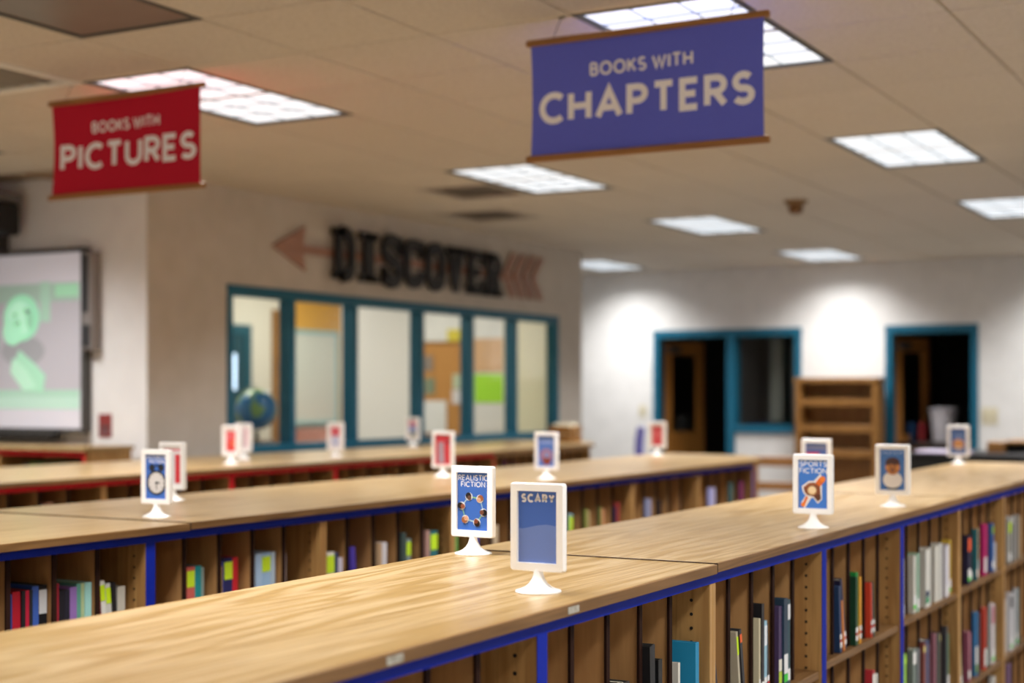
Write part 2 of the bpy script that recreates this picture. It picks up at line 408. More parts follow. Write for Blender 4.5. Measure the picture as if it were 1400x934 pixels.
def blindmat(c):
    m = bpy.data.materials.new('blind_cloth'); m.use_nodes = True; n = m.node_tree; b_ = n.nodes['Principled BSDF']; b_.inputs['Base Color'].default_value = lin(c); b_.inputs['Roughness'].default_value = .9
    t_ = n.nodes.new('ShaderNodeBsdfTranslucent'); t_.inputs[0].default_value = lin(c); x_ = n.nodes.new('ShaderNodeMixShader'); x_.inputs[0].default_value = .8
    n.links.new(b_.outputs[0], x_.inputs[1]); n.links.new(t_.outputs[0], x_.inputs[2]); n.links.new(x_.outputs[0], n.nodes['Material Output'].inputs[0]); return m
# blinds drawn down behind two of the panes
for k, lab, c in ((2, 'plain white roller blind drawn down behind the third window pane', 'E6E2DE'), (5, 'cream roller blind drawn down behind the last window pane', 'E2DCC0')):
    r = thing('roller_blind', lab, 'blind', (0, WY+.115, 0), 0, 'roller blinds in the window band')
    sh = MB(); sh.poly([(mull[k]-.02, 0, wz0), (mull[k+1]+.12, 0, wz0), (mull[k+1]+.12, 0, wz1), (mull[k]-.02, 0, wz1)]); sh.build('blind_sheet', blindmat(c), r)
    box('bottom_bar', mull[k]-.02, mull[k+1]+.12, -.006, .01, wz0-.03, wz0, mat('B9B4A8', .6), r)

# wooden arrow and black slab letters above the window
M_ARROW = oak('arrow_wood', 'B28A78', 'A27A68', '82604F', .6)
AZ = 2.505
arw = thing('wooden_arrow', 'brown wooden arrow pointing left behind the black letters', 'arrow', (0, WY, 0))
PW = lambda a, z, d: (a, -d, z)
MB().prism([(8.37, AZ-.005), (8.745, AZ+.165), (8.715, AZ-.005), (8.745, AZ-.155)], .004, .022, PW).build('arrow_head', M_ARROW, arw)
MB().prism([(8.70, AZ-.035), (11.95, AZ-.02), (11.95, AZ+.045), (8.70, AZ+.03)], .004, .02, PW).build('arrow_shaft', M_ARROW, arw)
for k in range(4):
    x = 11.62+.175*k
    MB().prism([(x, AZ+.02), (x+.17, AZ+.225), (x+.265, AZ+.225), (x+.095, AZ+.02), (x+.245, AZ-.175), (x+.15, AZ-.175)], .022+.001*k, .036, PW).build('fletching', M_ARROW, arw)
def rect(a0, a1, z0, z1): return [(a0, z0), (a1, z0), (a1, z1), (a0, z1)]
SW = .27; SH = .15
SLAB = {
 'D': [rect(.12,.40,0,1), rect(0,.5,0,SH), rect(0,.5,1-SH,1)] + ribbon([(.4,.93),(.55,.93)]+arc(.55,.66,.30,.27,90,0,6)+arc(.55,.34,.30,.27,0,-90,6)+[(.4,.07)], .25),
 'I': [rect(.28,.72,0,1), rect(.08,.92,0,SH), rect(.08,.92,1-SH,1)],
 'S': ribbon(arc(.5,.73,.36,.20,-5,270,12)[:-1]+arc(.5,.27,.36,.22,90,-190,14), .26) + [rect(.80,.98,.62,1), rect(.02,.20,0,.36)],
 'C': ribbon([(.86,.66)]+arc(.5,.70,.36,.20,10,180,10)+arc(.5,.30,.36,.20,180,350,10)+[(.86,.34)], .26) + [rect(.82,1,.62,1)],
 'O': ribbon(arc(.5,.68,.36,.22,0,180,10)+arc(.5,.32,.36,.22,180,360,10), .27, True),
 'V': [[(.08,1),(.36,1),(.5,.36),(.64,1),(.92,1),(.63,0),(.37,0)], rect(0,.44,1-SH,1), rect(.56,1,1-SH,1)],
 'E': [rect(.12,.40,0,1), rect(0,.98,0,.2), rect(0,.98,.8,1), rect(.3,.75,.41,.60), rect(.80,.98,0,.34), rect(.80,.98,.66,1)],
 'R': [rect(.12,.40,0,1), rect(0,.5,0,SH), rect(0,.5,1-SH,1)] + ribbon([(.4,.9),(.56,.9)]+arc(.56,.71,.24,.19,90,-90,10)+[(.4,.52)], .22) + [[(.48,.5),(.72,.5),(.96,0),(.68,0)], rect(.62,1.02,0,SH)],
}
lx0, lx1, LZ0, LZ1 = 9.03, 11.60, 2.313, 2.692
step = (lx1-lx0)/8
for k, ch in enumerate('DISCOVER'):
    b = MB(); x = lx0+k*step
    for q, pg in enumerate(SLAB[ch]):
        b.prism([(a*step*.90, z*(LZ1-LZ0)) for a, z in pg], 0, .03, PW)
    o = b.build('wall_letter', M_BLACK); o.location = (x, WY-.038, LZ0)
    tag(o, 'black slab letter %s, %s letter of the wall word' % (ch, ORD[k]) + (' counting from arrow head' if k in (6,) else ''), 'letter', 'black letters above the window band')

# ---------------------------------------------------------------- room behind the window band
RBY = 9.4
struct(box('wall_workroom', WX0+.14, WX1-.14, RBY, RBY+.1, 0, CZ+.02, mat('D9D2C2', .8)))
struct(box('ceiling_workroom', WX0+.14, WX1-.14, WY+.14, RBY, CZ-.01, CZ+.01, mat('D8D0C0', .9)))
wl_d = bpy.data.lights.new('workroom_lamp', 'AREA'); wl_d.shape = 'RECTANGLE'; wl_d.size = 1.14; wl_d.size_y = .52; wl_d.energy = 44; wl_d.color = (1, .95, .86)
for x in (8.4, 10.9):
    L = thing('ceiling_light', 'ceiling light panel inside the workroom, ' + ('above the globe' if x < 9 else 'nearer the cork board'), 'light', (x, 7.9, CZ-.04), 0, 'workroom ceiling lights')
    link('light_frame', fr_me, L); link('lens', ln_me, L)
    la = bpy.data.objects.new('lamp', wl_d); COL.objects.link(la); la.parent = L; la.location = (fl/2, fw/2, -.004)
EW = WX1-.14                       # end wall of the workroom, facing the camera through panes four and five
dr = struct(bpy.data.objects.new('door_1', None)); COL.objects.link(dr); dr.location = (11.0, RBY, 0)
b = MB(); b.box(0,.10,-.05,-.0,0,2.13).box(.46,.56,-.05,0,0,2.13).box(.1,.46,-.05,0,2.03,2.13); b.build('door_frame', mat('14505F', .5), dr)
b = MB(); b.box(.10,.20,-.035,-.005,0,2.03).box(.36,.46,-.035,-.005,0,2.03).box(.20,.36,-.035,-.005,0,1.5).box(.20,.36,-.035,-.005,1.85,2.03); b.build('door_leaf', mat('17434F', .5), dr)
box('door_lite', .20, .36, -.022, -.018, 1.5, 1.85, mat('CFE4FF', .3, emit=1.6), dr)
struct(box('trim_1', 11.93, 12.08, RBY-.05, RBY, 0, 2.3, M_HONEY))
b = MB(); b.box(12.24, EW, RBY-.02, RBY, 1.95, 2.42).box(12.98, EW, RBY-.02, RBY, .9, 1.95)
tag(b.build('wall_panel', mat('E0A848', .7)), 'golden yellow panel framing the whiteboard behind second window pane', 'panel')
wb = thing('whiteboard', 'pale whiteboard with light teal frame seen through second window pane', 'whiteboard', (12.2, RBY-.03, 1.18))
box('board', 0, .78, -.005, .008, 0, .9, mat('D5D8CF', .35), wb)
b = MB(); b.box(-.03,.81,-.015,.008,.9,.94).box(.78,.82,-.015,.008,-.03,.9).box(-.03,.78,-.03,.008,-.04,0).box(-.04,0,-.015,.008,0,.9); b.build('board_frame', mat('8FBEC2', .4), wb)
c = thing('low_cabinet', 'low cabinet with pink doors below the whiteboard', 'cabinet', (12.15, RBY-.45, 0))
box('body', 0, .8, 0, .42, 0, 1.1, mat('C98B7C', .6), c)
for k in (0, 1): dd = box('door', .02+.39*k, .39+.39*k, -.018, 0, .05, 1.07, mat('D49A8C', .55), c, .004); box('handle', .33+.1*k, .345+.1*k, -.035, -.018, .6, .75, M_METAL, dd)
# counter under the windows and the globe standing on it
cb = thing('work_counter', 'long counter under the windows inside the workroom', 'counter', (0, 0, 0))
box('counter_top', WX0+.2, 12.0, WY+.22, WY+.85, .93, .96, mat('6E5038', .5), cb)
box('counter_body', WX0+.2, 12.0, WY+.25, WY+.82, 0, .93, mat('7A5A3C', .6), cb)
gb = thing('globe', 'blue globe on a stand behind the first window pane', 'globe', (8.86, 7.12, .96))
MB().lathe([(.11,0),(.11,.015),(.03,.035),(.018,.10),(.018,.22)]).build('stand', M_BLACK, gb, smooth=True)
prof = [(.155*math.cos(math.radians(a))+.0005, .385+.155*math.sin(math.radians(a))) for a in range(-90, 91, 15)]
MB().lathe(prof, 24).build('sphere', noisy('globe_map', '1A6FA8', '7BA05A', 7, .25, ramp=(.5, .56)), gb, smooth=True)
b = MB(); b.tube([(0, .175*math.cos(math.radians(a)), .385+.175*math.sin(math.radians(a))) for a in range(-90, 91, 12)], .006, 6); b.build('meridian', M_METAL, gb)
for (x, y, w_, h_, c_, lab) in ((8.25, 7.1, .16, .14, '8A7468', 'brown box on the workroom counter left of the globe'), (9.1, 7.25, .14, .12, '2B2622', 'dark small box on the workroom counter right of the globe')):
    o = thing('storage_box', lab, 'box', (x, y, .96)); box('box_body', 0, w_, 0, .2, 0, h_, mat(c_, .6), o, .004); box('lid', -.006, w_+.006, -.006, .206, h_, h_+.025, mat('9A8478', .6), o, .003)
# things pinned on the end wall of the workroom
kb = thing('cork_board', 'brown cork board seen through the fourth window pane', 'board', (EW-.03, 0, 0))
box('cork', .005, .03, 7.83, 8.55, 1.05, 1.97, noisy('cork', 'B57F45', 'C48E52', 60, .9), kb)
b = MB(); b.box(-.005,.03,7.80,7.83,1.02,2.0).box(-.005,.03,8.55,8.58,1.02,2.0).box(-.005,.03,7.83,8.55,1.97,2.0).box(-.005,.03,7.83,8.55,1.02,1.05); b.build('board_frame', M_HONEY, kb)
def paper(y0, y1, z0, z1, c_, lab, x=.034):
    o = MB().box(EW-x-.003, EW-x+.001, y0, y1, z0, z1).build('pinned_paper', mat(c_, .7)); tag(o, lab, 'paper', 'papers pinned in the workroom')
paper(7.86, 8.06, 1.98, 2.12, 'D6C33C', 'yellow paper at the top of the fourth window pane', .012)
paper(8.06, 8.33, 1.06, 1.39, 'E4E2E0', 'white sheet low on the cork board, left side')
paper(7.87, 7.99, 1.36, 1.50, 'D8D2D4', 'pale sheet low on the cork board, right side')
paper(7.88, 7.98, 1.51, 1.66, 'B9C4A8', 'greenish sheet above the pale one on cork board')
paper(8.22, 8.33, 1.70, 1.85, '8E7F74', 'grey-brown sheet at the top left of cork board')
paper(8.20, 8.32, 1.46, 1.62, '7F8A72', 'dull green sheet at the left middle of cork board')
paper(7.36, 7.76, 1.68, 2.02, 'D9AE86', 'tan paper above the lime sheet in fifth window pane', .006)
paper(7.38, 7.74, 1.37, 1.66, 'A6E03A', 'lime green sheet pinned behind the fifth window pane', .006)
paper(7.36, 7.76, 1.08, 1.36, 'E2DEDA', 'white sheet below the lime sheet in fifth window pane', .006)

# ---------------------------------------------------------------- far wall: door with sidelight, second door
def teal_frame(name, y0, y1, top, parent=None):
    o = struct(bpy.data.objects.new(name, None)); COL.objects.link(o)
    MB().box(BX-.015, BX+.15, y0, y1, top-.085, top).build('frame_head', M_TEAL, o, .003)
    MB().box(BX-.015, BX+.15, y0, y0+.075, 0, top-.085).build('frame_jamb', M_TEAL, o, .003)
    MB().box(BX-.015, BX+.15, y1-.075, y1, 0, top-.085).build('frame_jamb', M_TEAL, o, .003)
    return o
def open_leaf(parent, hy, ang):
    """oak door leaf with a tall glass lite, hinged at the left jamb and swung into the room behind"""
    e = bpy.data.objects.new('door_leaf', None); COL.objects.link(e); e.parent = parent; e.location = (BX+.15, hy, 0); e.rotation_euler = (0, 0, ang)
    W, Hh = .86, 2.07
    b = MB(); b.box(0,.045,-.16,0,.01,Hh).box(0,.045,-W,-W+.14,.01,Hh).box(0,.045,-W+.14,-.16,.01,1.02).box(0,.045,-W+.14,-.16,Hh-.16,Hh); b.build('leaf_panel', oak('door_oak', 'C88A44', 'B87834', '8E5822', .45, axis=2), e)
    box('leaf_glass', .02, .025, -W+.14, -.16, 1.02, Hh-.16, M_GLASS, e)
    b = MB(); b.box(-.05, 0, -.28, -.04, Hh-.14, Hh-.06); b.build('door_closer', mat('6B6560', .4, metal=.6), e)
d2 = teal_frame('door_2', D1[0], D1[1], D1[2])
MB().box(BX-.015, BX+.15, MULX-.05, MULX+.05, 0, D1[2]-.085).build('frame_mullion', M_TEAL, d2, .003)
MB().box(BX-.03, BX+.15, D1[0]+.075, MULX-.05, SILL, SILL+.085).build('frame_sill', M_TEAL, d2, .003)
box('pane', BX+.06, BX+.066, D1[0]+.075, MULX-.05, SILL+.085, D1[2]-.085, M_GLASS, d2)
open_leaf(d2, D1[1]-.075, math.radians(80))
d3 = teal_frame('door_3', D2[0], D2[1], D2[2])
open_leaf(d3, D2[1]-.075, math.radians(80))
for y, lab in ((5.62, 'grey curtain strip behind the sidelight window, left one'), (5.36, 'grey curtain strip behind the sidelight window, right one')):
    b = MB()
    for k in range(6): b.box(BX+.5+.02*(k % 2), BX+.52+.02*(k % 2), y-.07+.024*k, y-.07+.024*(k+1), 1.15, 2.2)
    tag(b.build('curtain', mat('8E8A84', .9)), lab, 'curtain', 'curtains in the dark office')
def plate(y, z, w_, h_, n, lab):
    o = thing('switch_plate', lab, 'switch', (BX-.008, y, z)); box('plate', 0, .008, 0, w_, 0, h_, mat('D8CFB4', .5), o, .002)
    for k in range(n): box('toggle', -.006, 0, w_*(k+.5)/n-.012, w_*(k+.5)/n+.012, h_*.3, h_*.7, mat('C2B898', .5), o)
plate(6.99, 1.2, .09, .13, 1, 'cream light switch plate left of the far open door')
plate(3.10, 1.15, .16, .17, 2, 'double cream switch plate right of the last teal doorway')

# office chair seen in the doorway, white bin in the second
def office_chair(loc, rz, lab, cs, hh=1.1):
    o = thing('office_chair', lab, 'chair', loc, rz, 'office chairs')
    m = mat(cs, .6)
    s = MB(); s.box(-.24,.24,-.24,.24,.45,.53); s.build('seat', m, o, .03, True, 2)
    s = MB()
    for k in range(6):
        z0 = .62+(hh-.62)*k/6; z1 = .62+(hh-.62)*(k+1)/6; off = .03*math.sin(k/6*math.pi); wd = .22 if 0 < k < 5 else .19
        s.box(-wd, wd, .22+off, .28+off, z0, z1)
    s.build('backrest', m, o)
    MB().tube([(0,.2,.48),(0,.30,.55),(0,.29,.75)], .02).build('back_bar', M_BLACK, o, smooth=True)
    MB().lathe([(.03,.08),(.03,.45)], 12).build('gas_post', M_BLACK, o, smooth=True)
    for k in range(5):
        a = 2*math.pi*k/5; MB().tube([(0,0,.10),(.3*math.cos(a),.3*math.sin(a),.06)], .018).build('leg', M_BLACK, o, smooth=True)
        MB().lathe([(.03,0),(.03,.05)], 10, .3*math.cos(a), .3*math.sin(a)).build('caster', M_BLACK, o, smooth=True)
office_chair((16.6, 6.62, 0), .2, 'pale grey office chair standing inside the dark doorway', '6A6668', 1.2)
office_chair((14.05, 6.03, 0), .35, 'lavender office chair in front of the far teal doorway', '7F7AC8', 1.12)
o = thing('waste_bin', 'white plastic bin on a table in the second dark doorway', 'bin', (16.25, 3.77, .95))
MB().lathe([(.11,0),(.14,.32),(.155,.325),(.155,.34)]).build('bin_body', mat('CFCBD0', .5), o, smooth=True)
MB().lathe([(.158,.34),(.158,.355),(.02,.37)]).build('bin_lid', mat('BDB9BE', .5), o, smooth=True)
o = thing('office_table', 'dark table inside the second dark doorway', 'table', (16.3, 3.6, 0))
box('table_top', -.4, .5, -.7, .7, .91, .95, mat('3A3230', .5), o)
for sx in (-.36, .46):
    for sy in (-.65, .65): box('leg', sx-.03, sx+.03, sy-.03, sy+.03, 0, .91, M_BLACK, o)
for y, c_, lab in ((4.08, '2E5A8C', 'blue folder upright on the dark office table'), (3.97, 'A83238', 'red folder upright on the dark office table')):
    o = thing('folder', lab, 'folder', (16.2, y, .95)); b = MB(); b.box(0,.22,0,.005,0,.2).box(0,.22,.045,.05,0,.2).box(0,.006,.005,.045,0,.2); b.build('folder_cover', mat(c_, .5), o); box('folder_sheets', .01, .21, .006, .044, .005, .19, M_WHITE, o)

# wooden bookcase against the far wall
bc = thing('tall_bookcase', 'empty brown wooden bookcase standing between the teal doorways', 'bookcase', (15.3, 4.22, 0))
W, Dp, Hh = .88, .27, 1.63
for y in (0, W-.06): box('side_panel', 0, Dp, y, y+.06, 0, Hh-.05, M_HONEY, bc, .004)
box('top_panel', -.01, Dp, -.01, W+.01, Hh-.05, Hh, M_HONEY, bc, .004)
box('back_panel', Dp-.015, Dp, .06, W-.06, .05, Hh-.05, M_HONEY, bc)
for z in (.06, .36, .80, 1.06, 1.335): box('shelf', .02, Dp-.015, .06, W-.06, z, z+.075, M_HONEY, bc, .003)

# wooden chair in front of the bookcase
ch = thing('wooden_chair', 'light wooden chair beside the end of the blue trimmed shelves', 'chair', (12.1, 4.12, 0), .1)
mw = mat('A06F3E', .5)
for sx in (-.2, .2):
    for sy in (-.2, .2): MB().box(sx-.02, sx+.02, sy-.02, sy+.02, 0, .94 if sx < 0 else .44).build('leg', mw, ch, .004)
box('seat', -.22, .22, -.22, .22, .44, .475, mat('B98A58', .5), ch, .006)
for z, h_ in ((.86, .08), (.66, .07), (.53, .04)): box('back_rail', -.215, -.185, -.18, .18, z, z+h_, mw, ch, .004)
for y in (-.2, .2): box('stretcher', -.18, .18, y-.012, y+.012, .2, .235, mw, ch)

# black circulation desk at the right
ds = thing('circulation_desk', 'black desk with brown ledge beyond the end of near shelves', 'desk', (11.0, 0, 0))
box('desk_body', .03, .9, -1.3, 2.85, 0, 1.0, M_DARK, ds)
box('desk_top', 0, .95, -1.3, 2.88, 1.0, 1.025, mat('1E1C1E', .35), ds, .004)
ds = thing('desk_ledge', 'brown capped ledge standing on the black desk', 'ledge', (11.0, 0, 0))
box('ledge_panel', .5, .56, -1.3, 2.2, 1.0255, 1.09, M_DARK, ds)
box('ledge_cap', .42, .75, -1.3, 2.2, 1.09, 1.115, M_HONEY, ds, .004)
box('ledge_post', .40, .62, 2.2, 2.33, 1.0255, 1.105, M_HONEY, ds, .004)
for k, (x, y, z, c_) in enumerate(((11.1, 2.42, 1.025, 'B9A9C4'), (11.12, 2.44, 1.032, 'D9CFE0'))):
    o = box('paper_sheet', x, x+.3, y, y+.36, z, z+.006, mat(c_, .6)); tag(o, ['lilac paper pad lying under a white one on black desk', 'pale paper pad lying on top of the lilac pad'][k], 'paper')

# ---------------------------------------------------------------- screen wall
sc = thing('interactive_whiteboard', 'interactive whiteboard showing a green projected picture', 'screen', (WX0-.06, 0, 0))
SY0, SY1, SZ0, SZ1 = 7.10, 8.75, 1.235, 2.375
M_SCR = mat('D3CFD6', .5, emit=.26)
box('board', 0, .05, SY0, SY1, SZ0, SZ1, M_SCR, sc)
b = MB(); t = .028
b.box(-.012,.055,SY0-t,SY0,SZ0-t,SZ1+t).box(-.012,.055,SY1,SY1+t,SZ0-t,SZ1+t).box(-.012,.055,SY0,SY1,SZ1,SZ1+t).box(-.012,.055,SY0,SY1,SZ0-t,SZ0)
b.build('board_frame', mat('4E4C4A', .4), sc)
sp = MB().box(-.03,.055,6.985,SY0-t,1.74,2.37).build('speaker_bar', mat('8E8784', .5), sc, .006)
box('speaker_grille', -.034, -.03, 7.02, 7.06, 1.98, 2.35, mat('23262A', .6), sp)
box('speaker_panel', -.036, -.03, 7.0, 7.068, 1.76, 1.9, mat('3A3A3C', .5), sp)
box('pen_tray', -.09, .0, SY0+.2, SY1-.2, SZ0-.075, SZ0-t, mat('2A2827', .5), sc, .005)
def ell(cx, cz, ry, rz, n=20, rot=0):
    return [(cx+ry*math.cos(2*math.pi*k/n)*math.cos(rot)-rz*math.sin(2*math.pi*k/n)*math.sin(rot), cz+ry*math.cos(2*math.pi*k/n)*math.sin(rot)+rz*math.sin(2*math.pi*k/n)*math.cos(rot)) for k in range(n)]
pic = MB(); lay = [0]
def scr(pts, c_, e):
    lay[0] += 1; pic.poly([(-.0004*lay[0]-.0005, y, z) for y, z in pts], mat(c_, .5, emit=e))
G1, G2, G3, G4 = '9FDDB8', 'B9EECF', '7FBF98', 'BFD9CC'
scr(rect(7.105, 8.74, 1.485, 2.06), 'BDB9BF', .2); scr(ell(7.63, 1.74, .2, .1), 'A8A8AC', .16); scr(rect(7.12, 8.7, 2.06, 2.18), 'A9C2B4', .22); scr(rect(7.13, 7.34, 2.09, 2.17), 'A3D8B4', .3)
scr(rect(7.38, 7.47, 1.93, 2.19), 'A9CDB8', .28)
scr(rect(7.12, 8.7, 1.36, 1.45), 'B7D6C5', .3); scr(rect(7.12, 8.7, 1.44, 1.485), 'A9CDB8', .28)
scr(ell(7.64, 1.96, .165, .155), '9FE0BB', .36); scr(ell(7.66, 1.955, .115, .12), 'B5EFCB', .42); scr(ell(7.72, 1.87, .09, .09), 'A9E8C2', .4)
scr(ell(7.585, 2.0, .03, .018, rot=.4), '6E9A82', .12); scr(ell(7.70, 1.98, .022, .016), '8FC0A4', .2); scr(ell(7.675, 1.925, .03, .010, rot=-.25), '7AA88E', .14); scr(ell(7.56, 1.94, .035, .06), '9AD6B2', .28)
scr([(7.42,1.58),(7.52,1.66),(7.66,1.75),(7.70,1.68),(7.66,1.56),(7.58,1.48),(7.44,1.47)], 'A6D8B9', .33)
scr([(7.50,1.50),(7.60,1.62),(7.72,1.70),(7.74,1.60),(7.62,1.48)], 'B6E2C6', .33)
scr(ell(8.1, 1.8, .25, .18), '8FB5A0', .22)
pic.build('projected_picture', None, sc)
pj = thing('projector', 'black short throw projector mounted above the whiteboard', 'projector', (WX0, 7.62, 2.44))
MB().box(-.5, -.08, 0, .55, .06, .27).build('projector_body', mat('1B1918', .5), pj, .02)
box('projector_top', -.5, -.08, 0, .55, .275, .33, mat('6A6663', .5), pj, .01)
MB().lathe([(.05,.0),(.06,.06)], 16, -.3, .2).build('projector_lens', mat('2E2C38', .2), pj, smooth=True)
box('wall_arm', -.08, 0, .2, .4, -.03, .25, mat('3B3839', .5), pj, .005)
wp = thing('wall_notice', 'small dark red notice on the wall right of the whiteboard', 'notice', (WX0-.006, 6.90, 1.18))
box('notice_board', 0, .006, 0, .11, 0, .15, mat('8E3A38', .6), wp)
for k, z in enumerate((.02, .055)): box('notice_strip', -.001, 0, .015, .095, z, z+.022, mat(('6A5A5E', '5A4A4C')[k], .6), wp)

# ---------------------------------------------------------------- shelf rows
TOPZ = 1.07
def countertop(x0, x1, y0, y1, lab, z=TOPZ, poly=None, th=.022, lip=0):
    """oak slab with a darker edge band along its front"""
    o = thing('countertop', lab, 'countertop', ((x0+x1)/2, (y0+y1)/2, z-th), 0, 'oak countertops on the shelf rows')
    cx, cy = (x0+x1)/2, (y0+y1)/2
    pts = poly or [(x0+.0018, y0+.006), (x1-.0018, y0+.006), (x1-.0018, y1-.006), (x0+.0018, y1-.006)]
    b = MB(); b.prism([(a-cx, c_-cy) for a, c_ in pts], 0, th, lambda a, c_, d: (a, c_, d)); b.build('slab', M_TOP, o, .0006)
    if lip:
        o.location.z += lip
        MB().box(x0+.0003-cx, x0+.0018-cx, y0-cy, y1-.006-cy, 0, th-.0002).build('end_band', mat('3E2A18', .6), o)
    fx1 = x1-.0018 if not poly else pts[1][0]
    MB().box(x0+.0018-cx, fx1-cx, y0-cy, y0+.006-cy, 0, th-.0005).build('edge_band', M_EDGE, o, .001)
    return o
def unit(x0, wd, y0, depth, lab, nb, tape, shelves, post_l=None, post_r=None, rail=True, z=TOPZ-.022, front_x=0):
    """double sided bookcase: sides, bays split by thin dividers, boards, coloured tape on the rail"""
    o = thing('bookcase', lab, 'bookcase', (x0, y0, 0), 0, 'low bookcases under the countertops')
    s = .0185
    for k, px in enumerate((0, wd-s)):
        sp_ = MB().box(px+.0005, px+s-.0005, 0, depth, 0, z).build('side_panel', M_WOOD, o, .001)
        h = MB(); sx = px+s if k == 0 else px
        zz = .12
        while zz < z-.06:
            h.prism([(.045+.004*math.cos(a*math.pi/4), zz+.004*math.sin(a*math.pi/4)) for a in range(8)], sx-.0008, sx+.0008, lambda a, c_, d: (d, a, c_)); zz += .032
        stuff(h.build('peg_holes', M_DARK, sp_))
    mid = depth/2
    box('back_panel', s, wd-s, mid-.006, mid+.006, 0, z, M_DIV, o)
    box('plinth', s, wd-s, .03, depth-.03, 0, .08, M_WOOD, o)
    if rail:
        r = box('top_rail', s, wd-s, .008, .028, z-.024, z, M_WOOD, o)
    if tape:
        box('tape_strip', .0, wd, -.0012, .0, z-.0245, z-.0005, tape, o)
    pitch = (wd-2*s)/nb
    zs = [.08] + list(shelves)
    for k, zz in enumerate(zs):
        if k: box('shelf', s+.0004, wd-s-.0004, .006, mid-.007, zz-.021, zz, M_EDGE, o, .001)
        ztop = (zs[k+1]-.022) if k+1 < len(zs) else z-.0245
        for q in range(1, nb):
            dx = s+pitch*q
            dv = MB().box(dx-.003, dx+.003, .034, mid-.008, zz+.0003, ztop).build('divider', M_DIV, o)
            box('divider_edge', dx-.0075, dx+.0075, .028, .034, zz+.0003, ztop, M_DARKEDGE, dv)
    for side, m in ((0, post_l), (1, post_r)):
        if m: box('tape_strip', 0 if side == 0 else wd-.019, .019 if side == 0 else wd, -.0014, 0, 0, z-.0245, m, o)
    return [(s+pitch*q+(.008 if q else .001), s+pitch*(q+1)-(.008 if q < nb-1 else .001)) for q in range(nb)], zs

# ---- books
M_PAGE = noisy('page_edges', 'DDD3BC', 'C9BDA2', 40, .9, stretch=(30, 1, 1))
def book(x, y, z, t_, h, d, col, lean, lab, group, sticker=None, topband=None):
    """hardback: cover (spine and two boards), page block, spine stickers; spine faces -Y"""
    c = .0022
    b = MB(); b.box(0, c, 0, d, 0, h).box(t_-c, t_, 0, d, 0, h).box(c, t_-c, 0, c, 0, h)
    o = b.build('book', mat(col, .42)); o.location = (x, y, z); o.rotation_euler = (0, lean, 0)
    tag(o, lab, 'book', group)
    box('pages', c, t_-c, c, d-.004, .003, h-.004, M_PAGE, o)
    if sticker:
        z0 = .015
        for sc_, sh in sticker:
            box('spine_sticker', .0008, t_-.0008, -.0008, 0, z0, z0+sh, mat(sc_, .5), o); z0 += sh+.002
    if topband:
        box('spine_label', .0008, t_-.0008, -.0008, 0, h-.012-topband[1], h-.012, mat(topband[0], .5), o)
    return o
CN = {}
def fill(cfg, bay, x0, y0, z, bayname, group, front=.010):
    """cfg: list of (colour name, hex, thickness, height, lean deg, stickers, band) packed from the left; a number is an empty gap"""
    xl, xr = bay; k = 0
    full = [c if isinstance(c, (int, float)) else tuple(c)+(0, None, None)[len(c)-4:] for c in cfg]
    n = sum(1 for c in full if not isinstance(c, (int, float)))
    def lay(sc):
        R0 = xl; ta = 0; hp = 9; out = []
        for c in full:
            if isinstance(c, (int, float)): R0 += c*sc; continue
            t_, h, a = c[2]*sc, c[3], math.radians(-c[4])
            zm = min(h*math.cos(a), hp)
            base = max(R0, R0-zm*ta+zm*math.tan(a))
            out.append((base, t_, c)); R0 = base + t_/math.cos(a)+.001; ta = math.tan(a); hp = h*math.cos(a)
        return out, R0
    sc = 1.0
    for _ in range(40):
        out, end = lay(sc)
        if end <= xr: break
        sc *= .97
    for base, t_, c in out:
        k += 1
        pos = 'alone' if n == 1 else ORD[k-1]
        a = math.radians(c[4])
        book(x0+base, y0+front+random.uniform(0, .008), z+.0006+t_*math.sin(-a)*(1 if a < 0 else 0)*0, t_, c[3], min(.13+c[3]*.15, .17), c[1], a, '%s, %s in %s' % (c[0].replace(' leaning', '').replace(' slim', ' thin'), pos, bayname), group, c[5], c[6])
W8 = (('E4E2E0', .03),); WL = (('5ED24A', .012), ('E4E2E0', .03)); WR = (('E4E2E0', .014), ('C02A30', .006), ('E4E2E0', .014)); LIME = ('C6E61E', .045); WT = ('E8E6E2', .04); ORG = ('E8622A', .02)

NY0, NY1 = 1.25, 1.92
NEARX = 2.39; NP = .835
countertop(-1.83, .70, NY0, NY1, 'oak countertop of the near row, at the bottom left corner')
ct = countertop(.70, 3.205, NY0, NY1, 'large oak countertop in the foreground under the SCARY card')
for x in (1.86, 2.455):
    box('edge_tag', x-1.9525, x+.045-1.9525, -.0008-.335, -.335, .004, .017, noisy('worn_tag', '8E8878', 'B5B0A4', 90, .6), ct)
countertop(3.205, 5.72, NY0, NY1, 'oak countertop of the near row holding the SPORTS card', lip=.0028)
countertop(5.72, 8.70, NY0, NY1, 'oak countertop at the far end of the near row', lip=.004)
NEAR = {}
nl = {0: 'near bookcase right of the wide blue post with a teal book', 1: 'near bookcase between pale double post and blue post', 2: 'near bookcase with a green spine between two blue posts', 3: 'near bookcase full of off-white books right of thin blue post',
      4: 'near bookcase with a magenta spine on its upper shelf', 5: 'near bookcase cut by the right edge of the photo', -1: 'near bookcase left of the wide blue post, at bottom edge', -2: 'near row bookcase under the bottom left countertop', 6: 'near row bookcase just past the right edge', 7: 'narrow last bookcase of the near row'}
